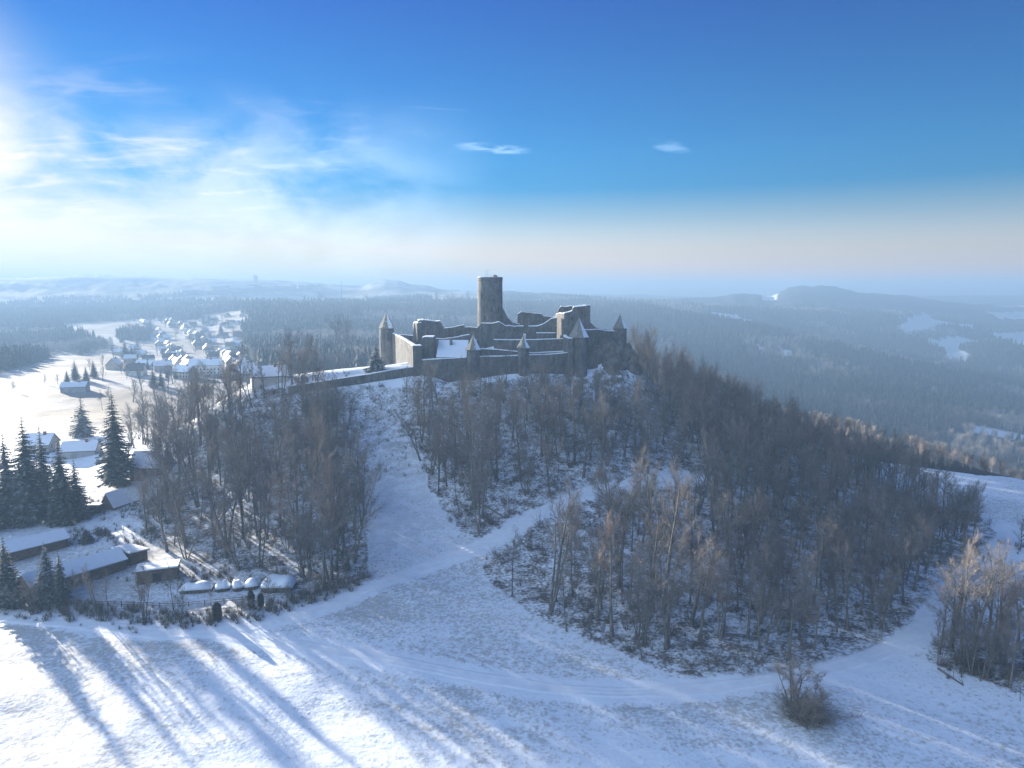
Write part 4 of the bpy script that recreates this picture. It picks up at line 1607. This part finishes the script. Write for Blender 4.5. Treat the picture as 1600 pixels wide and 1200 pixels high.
def yard():
    G = ground
    # farmstead below the spruces
    a, b = G(196, 884), G(52, 934)
    m = (a + b) / 2; d = b - a
    house('long_barn', 'long dark timber barn with snowy roof beside the sunlit yard', 'barn', m.x - 1.5, m.y, d.length, 6.6, 2.8, 4.4, math.atan2(d.y, d.x), 'timber', windows=False, chimney=False)
    a, b = G(92, 852), G(8, 876)
    m = (a + b) / 2; d = b - a
    house('stable', 'dark timber stable with snowy roof behind the long barn', 'barn', m.x, m.y, d.length + 2, 6.0, 2.6, 4.0, math.atan2(d.y, d.x), 'timber', windows=False, chimney=False)
    p = G(205, 876)
    flat_shed('lean_to', 'small lean-to with snowy roof at the barn end', p.x, p.y, 6.0, 4.0, 2.4, -.5)
    p = G(248, 902)
    flat_shed('open_shed', 'flat-roofed shed standing alone on the sunlit yard', p.x, p.y, 7.5, 5.0, 2.3, .35)
    p = G(238, 738)
    house('cottage', 'cottage with blue-shaded snowy roof next to the tall spruce', 'house', p.x, p.y, 9.5, 9, 3.6, 7.4, .05, 'timber')
    p = G(180, 792)
    house('summer_house', 'tiny steep-roofed summer house below the cottage', 'house', p.x, p.y, 4.5, 4.6, 1.2, 4.4, 1.2, 'timber', windows=False, chimney=False)
    p = G(145, 800)
    flat_shed('garden_shed', 'small flat garden shed beside the steep summer house', p.x, p.y, 4.6, 3.0, 2.0, .1, .3)
    p = G(128, 712)
    house('garden_house', 'low house between the tall spruce and the spruce group', 'house', p.x, p.y, 11, 8, 3.0, 5.6, .25, 'render_grey', windows=False)
    p = G(66, 705)
    house('garden_house', 'house half hidden behind the dark spruce group', 'house', p.x, p.y, 9, 8, 3.5, 6.8, .1, 'render_grey')
    # woodpiles under snow
    rng = random.Random(3)
    piles = ((282, 333, 921, 'long snow-covered woodpile at the yard end of the row'), (337, 360, 919, 'snow-covered woodpile between the long pile and the square one'),
             (363, 381, 918, 'square snow-covered woodpile in the middle of the row'), (383, 404, 916, 'snow-covered woodpile with a dark ledge next to the big heap'),
             (411, 461, 916, 'big rounded snow-covered brushwood heap ending the row'))
    for i, (u0, u1, v, lab) in enumerate(piles):
        a, b = G(u0, v + 3), G(u1, v + (0 if i < 4 else 2))
        c = (a + b) / 2
        L = (b - a).length
        root = thing('woodpile', (c.x, c.y, hz(c.x, c.y)), lab, 'woodpile', None, math.atan2((b - a).y, (b - a).x))
        hh = 1.7 if i < 4 else 2.5
        wid = 1.7 if i < 4 else 2.6
        n = max(5, int(L / .9))
        body, cap = MB(), MB()
        ring, rc = [], []
        for k in range(n + 1):
            t = k / n
            e = min(1, 6 * min(t, 1 - t) + .55)
            x_ = -L / 2 + L * t
            j = rng.uniform(.88, 1.1) * e
            ring.append([(x_, -wid * j * .9, -.3), (x_, -wid * j, hh * .45 * j), (x_, -wid * .8 * j, hh * .62 * j), (x_, wid * .8 * j, hh * .62 * j), (x_, wid * j, hh * .4 * j), (x_, wid * .9 * j, -.3)])
            rc.append([(x_, -wid * 1.04 * j, hh * .46 * j), (x_, -wid * .86 * j, hh * .80 * j), (x_, -wid * .3 * j, hh * (1.0 + rng.uniform(-.06, .06)) * j), (x_, wid * .4 * j, hh * (.98 + rng.uniform(-.06, .06)) * j), (x_, wid * .95 * j, hh * .7 * j), (x_, wid * 1.03 * j, hh * .42 * j), (x_, 0, hh * .55 * j)])
        body.rings(ring, True, True); cap.rings(rc, True, True)
        body.build('logs', 'timber', root); cap.build('snow_cover', 'snow', root, True)
        for q in range(int(L / .55)):
            x_ = -L / 2 + .5 + q * .55
            if x_ > L / 2 - .4:
                break
            lb = MB(); zz = rng.uniform(.25, .55)
            lb.tube([(x_, -wid - .16, zz), (x_, -wid + .8, zz)], [.16, .16], 7, True)
            lb.build('log_end', 'dead_wood', root)
    # fence along the yard
    pts = [G(u, v) for u, v in ((-10, 938), (60, 944), (150, 947), (230, 949), (270, 951), (320, 946), (380, 940), (440, 932))]
    root = thing('yard_fence', pts[3], 'low wooden rail fence between the yard and the field edge bushes', 'fence')
    o = pts[3]
    for a, b in zip(pts[:-1], pts[1:]):
        L = (b - a).length
        n = max(1, int(L / 2.6))
        for k in range(n):
            p = a.lerp(b, k / n); q = a.lerp(b, (k + 1) / n)
            p.z = hz(p.x, p.y); q.z = hz(q.x, q.y)
            mb = MB(); mb.box(-.06, .06, -.06, .06, -.3, 1.1)
            po = mb.build('post', 'timber', root); po.location = p - o
            for hgt in (.5, .95):
                rb = MB(); up = Vector((0, 0, hgt))
                rb.tube([p - o + up, q - o + up], [.05, .05], 4)
                rb.build('rail', 'timber', root)


yard()


# ------------------------------------------------------------------ trees that stand out
SPRUCES = [grow_spruce(1, 26, 11.5, 34), grow_spruce(2, 24, 10, 32, .06), grow_spruce(3, 17, 9, 22, .28), grow_spruce(4, 9.5, 9.5, 20, .05)]


def put_spruce(k, u, v, hpx, label, wide=1.0, group=None):
    p = ground(u, v)
    href = (26, 24, 17, 9.5)[k]
    s = hpx * math.hypot(p.y, p.z) / FPX * 1.05 / href
    o = thing('spruce_tree', p, label, 'tree', group, random.Random(int(u * 7 + v)).uniform(0, 6))
    o.scale = (s * wide, s * wide, s)
    mesh_obj('trunk', SPRUCES[k][0], None, o)
    mesh_obj('crown', SPRUCES[k][1], None, o)


for k, u, v, h, lab, wd in (
        (0, 184, 758, 146, 'tall dark spruce standing beside the cottage roof', 1.0), (2, 130, 682, 64, 'spruce with gappy crown alone on the sunlit meadow', 1.25),
        (0, 48, 818, 164, 'tallest spruce of the dark group above the stable', 1.0), (1, 16, 812, 136, 'spruce on the outer side of the dark group', 1.1),
        (1, 72, 800, 134, 'slim spruce inside the dark spruce group', .85), (0, 100, 818, 134, 'spruce of the dark group next to the garden house', .95),
        (1, -20, 830, 140, 'spruce at the far end of the dark group', 1.0), (1, 122, 812, 95, 'short spruce on the garden side of the dark group', 1.1),
        (1, 14, 948, 108, 'dark spruce at the field edge before the stable', 1.1), (1, 76, 940, 92, 'spruce before the long barn, wider of the pair', 1.1),
        (1, 97, 944, 84, 'spruce before the long barn, slimmer of the pair', .8), (3, 587, 581, 42, 'bushy spruce by the spur wall under the round turret', .95),
        (1, 135, 848, 22, 'clipped low spruce hedge tree beside the barn roof', 2.6)):
    put_spruce(k, u, v, h, lab, wd)


def thuja(u, v, hpx, wpx, label):
    p = ground(u, v)
    d = math.hypot(p.y, p.z)
    h, r = hpx * d / FPX, wpx * d / FPX / 2
    rng = random.Random(int(u))
    root = thing('columnar_conifer', p, label, 'tree')
    mb = MB()
    for i in range(420):
        t = rng.random()
        a = rng.uniform(0, 6.283)
        rad = r * min(1, 3.2 * (1 - t) ** .9) * (.75 + .25 * min(1, t * 5)) * rng.uniform(.6, 1.1)
        c = Vector((rad * math.cos(a), rad * math.sin(a), h * t))
        n = Vector((math.cos(a), math.sin(a), 1.2)).normalized()
        s = .16 * h / 3 + .08
        q = n.orthogonal().normalized()
        mb.poly((c - q * s, c + q * s, c + n * s * 2.2))
        q2 = n.cross(q)
        mb.poly((c - q2 * s, c + q2 * s, c + n * s * 2.2))
    mb.lathe([(r * .6, 0.1), (r * .7, h * .4), (r * .35, h * .8), (.02, h * .97)], 8)
    mb.build('crown', 'needles', root)
    tb = MB(); tb.tube([(0, 0, -.3), (0, 0, h * .3)], [.12, .1], 6)
    tb.build('trunk', 'bark', root)


thuja(340, 969, 25, 8, 'small conical conifer on the snowy bank below the fence')
thuja(393, 950, 24, 6.5, 'slim columnar conifer at the fence, taller of the pair')
thuja(408, 948, 19, 5.5, 'slim columnar conifer at the fence, shorter of the pair')
thuja(513, 573, 34, 18, 'dark ivy-clad stump between the spur trees')


def lone(k, u, v, hpx, label, wide=1.0, group=None):
    p = ground(u, v)
    s = hpx * math.hypot(p.y, p.z) / FPX * 1.02 / (KINDS[k][1] * 1.0)
    put_tree(k, p.x, p.y, s * wide, random.Random(int(u + v)).uniform(0, 6), label, group, sz=s)


for k, u, v, h, lab, wd in (
        (8, 226, 968, 86, 'clump of tall bare stems on the field edge before the yard', .75), (8, 283, 974, 68, 'low forked bare tree on the field edge bank', .7),
        (10, 272, 955, 72, 'slim bare tree at the fence before the open shed', .9), (10, 170, 962, 66, 'bare tree on the field edge before the long barn', 1.1),
        (4, 152, 958, 74, 'bare twin-stemmed tree on the field edge before the barn', .8), (11, 120, 955, 60, 'thin bare tree between the spruce pair and the barn', 1.0),
        (9, 50, 955, 62, 'bushy bare tree beside the field edge spruce', 1.2), (11, 425, 955, 58, 'slim bare tree before the brushwood heap', 1.1),
        (9, 447, 944, 36, 'stubby pollarded tree beside the brushwood heap', 1.0), (11, 487, 944, 50, 'young bare tree on the bank above the field track', .9),
        (9, 380, 962, 38, 'low dark bare bush between the conical conifers', 1.6), (11, 330, 950, 34, 'thin sapling at the rail fence', .9),
        (8, 518, 905, 165, 'big many-stemmed dark tree at the clearing corner', 1.05), (6, 500, 800, 150, 'wide reddish-brown tree at the clearing edge', .9),
        (6, 457, 600, 82, 'bare tree at the low end of the spur wall', .95), (4, 471, 598, 80, 'bare forked tree next to the spur wall end', .9),
        (10, 488, 594, 60, 'slim bare tree midway along the spur', 1.2), (6, 529, 572, 76, 'large bare tree crowning the snowy spur', .9), (6, 549, 571, 70, 'bare tree next to the large one crowning the spur', .8),
        (11, 443, 600, 34, 'thin stub of a tree beyond the spur wall end', .6), (2, 376, 640, 96, 'bare tree rising over the village roofs', .8), (4, 362, 650, 90, 'bare twin-stemmed tree rising over the village roofs', .8),
        (6, 1594, 858, 50, 'lone bare tree beside the path on the sunlit bench', .8), (11, 1594, 1096, 40, 'little crooked tree outside the grove', 1.2),
        (6, 1015, 572, 60, 'broad bare tree just below the small turret', 1.1), (7, 1050, 585, 55, 'second broad bare tree down from the small turret', 1.1)):
    lone(k, u, v, h, lab, wd)

# big thorn bush on the lower field
p = ground(1238, 1108)
bush = thing('thorn_bush', p, 'big dark thorn bush alone on the lower field', 'bush')
mesh_obj('stems', TREES[8][0], None, bush); mesh_obj('crown', TREES[8][1], None, bush)
bush.scale = (1.15, 1.15, .60)
bm1 = grow_shrub(900, 3.4, 190, 'twigs', .75)
t1 = mesh_obj('brush', bm1, None, bush); t1.location = (1.0, -1.0, 0); t1.scale = (1.6, 1.5, 1.1)
p = ground(1262, 1128)
b2 = thing('thorn_bush', p, 'spiky lower thorn bush growing into the big one', 'bush')
mesh_obj('brush', grow_shrub(901, 3.6, 200, 'twigs', .9), None, b2)
mesh_obj('stems', TREES[9][0], None, b2); mesh_obj('crown', TREES[9][1], None, b2)
b2.scale = (.95, .95, .55)
t1 = b2.children[0]; t1.scale = (2.2, 2.0, 1.8)

# hedgerow and bushes along the field edge: one uncounted mass
def hedgerow():
    rng = random.Random(21)
    SH = [grow_shrub(500 + i, h, 22) for i, h in enumerate((1.5, 2.2, 1.0))]
    pos, scl, rot, idx = [], [], [], []
    edge = world_line([(-40, 948), (60, 956), (150, 962), (230, 970), (300, 972), (380, 964), (450, 950), (520, 925), (560, 912)])
    for p in edge:
        for _ in range(5):
            q = p + Vector((rng.gauss(0, .8), rng.gauss(0, 2.2) + 1.0, 0))
            pos.append((q.x, q.y, hz(q.x, q.y))); s = rng.uniform(.5, 1.15)
            scl.append((s * 1.3, s * 1.3, s)); rot.append((0, 0, rng.uniform(0, 6.28))); idx.append(rng.choice((0, 1, 2, 2)))
    for u0, v0, n, sp in ((1585, 856, 26, 5), (240, 790, 120, 9), (200, 845, 60, 6), (120, 790, 40, 5), (300, 900, 90, 7), (470, 590, 40, 8), (150, 835, 60, 4), (1530, 1050, 50, 3)):
        c = ground(u0, v0)
        for _ in range(n):
            q = c + Vector((rng.gauss(0, sp), rng.gauss(0, sp * .5), 0))
            pos.append((q.x, q.y, hz(q.x, q.y))); s = rng.uniform(.5, 1.1)
            scl.append((s * 1.3, s * 1.3, s)); rot.append((0, 0, rng.uniform(0, 6.28))); idx.append(rng.choice((0, 1, 2, 2)))
    scatter('hedgerow', SH, pos, scl, rot, idx)


hedgerow()


def log(u0, v0, u1, v1, r, label, mat='bark', lift=0.0, up=0.0):
    a, b = ground(u0, v0), ground(u1, v1)
    rng = random.Random(int(u0 + v1))
    if up:
        b = a + Vector((b.x - a.x, b.y - a.y, up)) * 1.0
    n = 5
    root = thing('fallen_log', a, label, 'log')
    pts = [a.lerp(b, i / n) - a + Vector((0, 0, r * .7 + lift)) for i in range(n + 1)]
    mb = MB(); mb.tube(pts, [r * (1 - .5 * i / n) for i in range(n + 1)], 8, True)
    mb.build('trunk', mat, root)
    tb = MB()
    for i in range(5):
        q = pts[rng.randint(1, n)]
        d = Vector((rng.gauss(0, 1), rng.gauss(0, 1), rng.uniform(.3, 1.2))).normalized()
        tb.tube([q, q + d * rng.uniform(.5, 1.6)], [r * .3, r * .1], 5)
    tb.build('branch_stubs', mat, root)


log(750, 786, 788, 810, .28, 'dark fallen trunk below the pale dead stem')
log(905, 858, 919, 832, .16, 'pale slanting dead branch in the lower wood', 'dead_wood', 0, 2.6)
log(768, 884, 790, 866, .14, 'pale broken branches at the path corner', 'dead_wood', .3)
log(1466, 1046, 1505, 1072, .2, 'long log lying at the foot of the grove')
log(812, 628, 838, 662, .22, 'fallen trunk on the slope under the castle wall')
log(836, 628, 870, 640, .2, 'second fallen trunk under the castle wall, lying crosswise')
log(985, 1018, 1008, 1008, .14, 'pale fallen pole at the edge of the lower wood', 'dead_wood')
# pale standing dead stem
p = ground(793, 802)
ds = thing('dead_stem', p, 'pale standing dead stem without crown above the path', 'tree')
mb = MB(); mb.tube([(0, 0, -.4), (.1, 0, 4), (.05, .1, 8.0)], [.2, .16, .07], 8, True)
mb.build('trunk', 'dead_wood', ds)
mb = MB(); mb.tube([(.1, 0, 5.5), (.7, .1, 6.6)], [.06, .02], 5); mb.tube([(.08, 0, 4.0), (-.6, .1, 4.8)], [.06, .02], 5)
mb.build('branch_stubs', 'dead_wood', ds)


# ------------------------------------------------------------------ village in the haze
def village():
    rng = random.Random(17)
    n = 0
    placed = []
    lineA = [(350, 590), (322, 568), (300, 550), (278, 530), (258, 514), (240, 502)]
    WA = [ground(u, v) for u, v in lineA]
    specials = [
        (323, 584, 24, 11, 7.4, 11.5, .1, 'render_white', 'big white village house with two rows of windows'),
        (205, 566, 12, 9, 4.5, 8, .3, 'render_cream', 'pale house with bright sunlit roof in the near village row'),
        (228, 576, 16, 9, 4, 7.5, -.2, 'render_white', 'white house beside the pale sunlit-roofed one'),
        (255, 580, 13, 9, 5, 8.5, .5, 'render_grey', 'grey house where the near village row ends'),
        (290, 590, 14, 10, 5, 9, -.3, 'render_cream', 'cream house just before the big white house'),
        (395, 592, 22, 10, 4.5, 8, .15, 'render_cream', 'long farmhouse with golden-lit roof beyond the spur trees'),
        (420, 596, 12, 9, 4, 7, .4, 'render_white', 'small white house behind the golden-lit farmhouse'),
        (118, 612, 14, 9, 3.6, 6, .25, 'render_grey', 'grey farm hall on the meadow track')]
    for u, v, L, W, hw, hr, rz, m, lab in specials:
        p = ground(u, v)
        house('village_house', lab, 'house', p.x, p.y, L, W, hw, hr, rz, m, windows=(u in (323, 228, 290)), chimney=L < 25)
        placed.append((p.x, p.y))
    # the rest of the village: row houses along the main street, then scattered ones
    protos = []
    zones = []
    for i in range(len(WA) - 1):
        L = (WA[i + 1] - WA[i]).length
        d = (WA[i + 1] - WA[i]).normalized(); q = Vector((d.y, -d.x, 0))
        k = int(L / 31)
        for j in range(k):
            for sg in (-1, 1):
                p = WA[i].lerp(WA[i + 1], (j + .5) / k) + q * sg * rng.uniform(14, 34)
                zones.append((p.x, p.y, math.atan2(d.y, d.x) + rng.choice((0, 0, 1.57, .3)), 'street'))
    for (u0, u1, v0, v1, cnt, zn) in ((350, 395, 556, 590, 12, 'slope'), (300, 380, 515, 552, 20, 'slope'), (170, 300, 548, 592, 14, 'near'), (230, 385, 494, 512, 18, 'far'), (30, 120, 520, 545, 6, 'left')):
        for _ in range(cnt):
            p = ground(rng.uniform(u0, u1), rng.uniform(v0, v1))
            zones.append((p.x, p.y, rng.choice((0.2, 1.7, 0.6)) + rng.uniform(-.2, .2), zn))
    LAB = {'street': 'hazy %s with snowy roof lining the village street', 'slope': 'hazy %s on the wooded side of the village street',
           'near': 'hazy %s between the near village row and the street', 'far': 'faint %s in the far end of the village', 'left': 'faint %s in the hamlet beyond the sunlit field'}
    for x, y, rz, zn in zones:
        if any((x - a) ** 2 + (y - b) ** 2 < 15 ** 2 for a, b in placed):
            continue
        placed.append((x, y))
        m = rng.choice(('render_white', 'render_cream', 'render_grey', 'render_white'))
        L, W = rng.uniform(10, 15), rng.uniform(8, 10)
        lab = LAB[zn] % {'render_white': 'white house', 'render_cream': 'cream house', 'render_grey': 'grey house'}[m]
        house('village_house', lab, 'house', x, y, L, W, rng.uniform(3.6, 5.4), rng.uniform(7.6, 9.6), rz, m, lab, windows=False, chimney=rng.random() < .7, bare=rng.random() < .68)
        n += 1
    # village trees
    vt = [(118, 594, 34, 3), (135, 596, 26, 3), (147, 590, 30, 3), (105, 598, 22, 3), (196, 562, 34, 3), (206, 565, 26, 3), (240, 606, 34, 3), (252, 604, 28, 3), (235, 520, 22, 3), (312, 535, 14, 3),
          (178, 560, 22, 6), (265, 562, 22, 6), (280, 570, 20, 6), (215, 548, 20, 6), (225, 540, 18, 6), (160, 596, 22, 6), (300, 600, 26, 7), (270, 600, 30, 7), (340, 560, 20, 6), (360, 575, 26, 6), (380, 560, 22, 6), (246, 555, 22, 6),
          (90, 600, 16, 6), (190, 585, 18, 7), (330, 545, 16, 7), (352, 540, 16, 6), (20, 612, 16, 7), (70, 600, 16, 6), (160, 640, 30, 10), (172, 640, 34, 11), (160, 575, 20, 6), (140, 578, 18, 6), (222, 610, 34, 6), (208, 628, 34, 7), (262, 615, 36, 6),
          (246, 640, 44, 6), (230, 665, 50, 4), (262, 660, 60, 2), (285, 640, 50, 4), (300, 625, 50, 2), (225, 650, 40, 6), (320, 620, 54, 2), (245, 690, 60, 5), (210, 700, 44, 6), (200, 720, 48, 7)]
    vt += [(rng.uniform(190, 385), rng.uniform(505, 592), rng.uniform(12, 22), rng.choice((6, 7, 6, 3))) for _ in range(60)]
    for i, (u, v, h, k) in enumerate(vt):
        p = ground(u, v)
        s = h * math.hypot(p.y, p.z) / FPX
        near = p.y < 420
        if k == 3:
            lab = 'dark conifer among the hazy village houses'
            o = thing('village_conifer', p, lab, 'tree', lab, i * 1.3)
            s /= 24
            o.scale = (s * 1.3, s * 1.3, s)
            mesh_obj('trunk', SPRUCES[1][0], None, o); mesh_obj('crown', SPRUCES[1][1], None, o)
        else:
            lab = 'bare tree between the cottage and the village meadow' if near else 'bare tree among the hazy village houses'
            s /= KINDS[k][1]
            put_tree(k, p.x, p.y, s, i * 1.7, lab, lab, 'village_tree')
    # street
    ln = world_line(lineA)
    mb = MB()
    for a, b in zip(ln[:-1:3], ln[3::3]):
        d = (b - a); q = Vector((d.y, -d.x, 0)).normalized() * 4.5
        mb.poly([(p.x, p.y, hz(p.x, p.y) + .25) for p in (a - q, a + q, b + q, b - q)])
    tag(mb.build('road', 'render_grey'), kind='structure')
    # radio mast and far halls on the plateau
    p = ground(534, 474)
    h = 34 * p.y / FPX
    root = thing('radio_mast', p, 'thin radio mast on the far snowy plateau', 'mast')
    mb = MB(); mb.tube([(0, 0, -2), (0, 0, h)], [1.6, .7], 6)
    mb.build('pole', 'metal', root)
    for zz in (.55, .8, .95):
        mb = MB(); mb.lathe([(1.6, h * zz), (1.6, h * zz + 2.5)], 8)
        mb.build('aerial', 'metal', root)
    for i, (u, v, L, hh, lab) in enumerate(((345, 455, 60, 22, 'tall grandstand block on the hazy plateau'), (378, 453, 90, 14, 'long grandstand roof on the hazy plateau'), (420, 452, 50, 15, 'hall next to the long grandstand on the plateau'),
                                            (400, 446, 14, 40, 'slender tower block behind the far grandstands'), (473, 453, 40, 20, 'square hall at the plateau end'), (300, 458, 70, 12, 'low hall before the tall grandstand block'))):
        p = ground(u, v)
        house('far_hall', lab, 'building', p.x, p.y, L, 24, hh, hh + 3, .1 * i, 'render_grey', windows=False, chimney=False)
    # wood edge trees on the plateau
    for i, u in enumerate((668, 676, 684, 692, 700, 707, 715, 724, 732, 566, 573, 500, 512, 478)):
        p = ground(u, 479)
        s = (14 + 5 * ((i * 7) % 3)) * p.y / FPX / 17
        lab = 'faint bare tree on the plateau skyline next to the keep'
        put_tree(6 + i % 2, p.x, p.y, s, i * 2.1, lab, lab, 'skyline_tree')
    print('houses', n)


village()


# ------------------------------------------------------------------ two walkers on the path
def walker(u, v, h, rz, label, stride):
    p = ground(u, v)
    root = thing('person', (p.x, p.y, hz(p.x, p.y) + .08), label, 'person', None, rz)
    k = h / 1.75
    V = [(0, 0, .95), (0, .01, 1.2), (0, .02, 1.42), (0, .02, 1.52), (0, .04, 1.64), (0, .05, 1.72),
         (.1, 0, .9), (.11, stride * .5, .5), (.11, stride * .35, .08), (.11, stride * .35 + .16, .03),
         (-.1, 0, .9), (-.11, -stride * .3, .5), (-.11, -stride * .8, .10), (-.11, -stride * .8 + .15, .04),
         (.19, .02, 1.40), (.24, -.08, 1.14), (.25, .05, .92), (.25, .10, .82), (-.19, .02, 1.40), (-.24, .08, 1.14), (-.25, .2, .95), (-.25, .26, .86)]
    E = [(0, 1), (1, 2), (2, 3), (3, 4), (4, 5), (0, 6), (6, 7), (7, 8), (8, 9), (0, 10), (10, 11), (11, 12), (12, 13), (2, 14), (14, 15), (15, 16), (16, 17), (2, 18), (18, 19), (19, 20), (20, 21)]
    Rr = [.17, .18, .19, .07, .10, .085, .10, .075, .055, .04, .10, .075, .055, .04, .075, .06, .045, .035, .075, .06, .045, .035]
    me = bpy.data.meshes.new('body')
    me.from_pydata([(a * k, b * k, c * k) for a, b, c in V], E, [])
    o = mesh_obj('body', me, 'dark_cloth', root)
    md = o.modifiers.new('skin', 'SKIN')
    for i, r in enumerate(Rr):
        me.skin_vertices[0].data[i].radius = (r * k, r * k * .85)
    me.skin_vertices[0].data[0].use_root = True
    o.modifiers.new('sub', 'SUBSURF').levels = 1
    hb_ = MB(); hb_.lathe([(.105 * k, 1.62 * k), (.12 * k, 1.70 * k), (.09 * k, 1.80 * k), (.02 * k, 1.83 * k)], 10, 0, .045 * k)
    hb_.build('cap', 'timber', root, True)
    fb = MB(); fb.lathe([(.03 * k, 1.56 * k), (.085 * k, 1.60 * k), (.088 * k, 1.68 * k), (.05 * k, 1.73 * k)], 10, 0, .066 * k)
    fb.build('face', 'skin', root, True)


walker(1544, 873, 1.8, 2.6, 'walker in dark winter clothes in the middle of the hillside path', .5)
walker(1536, 879, 1.7, 2.4, 'walker in dark clothes at the wood-side edge of the path', .4)
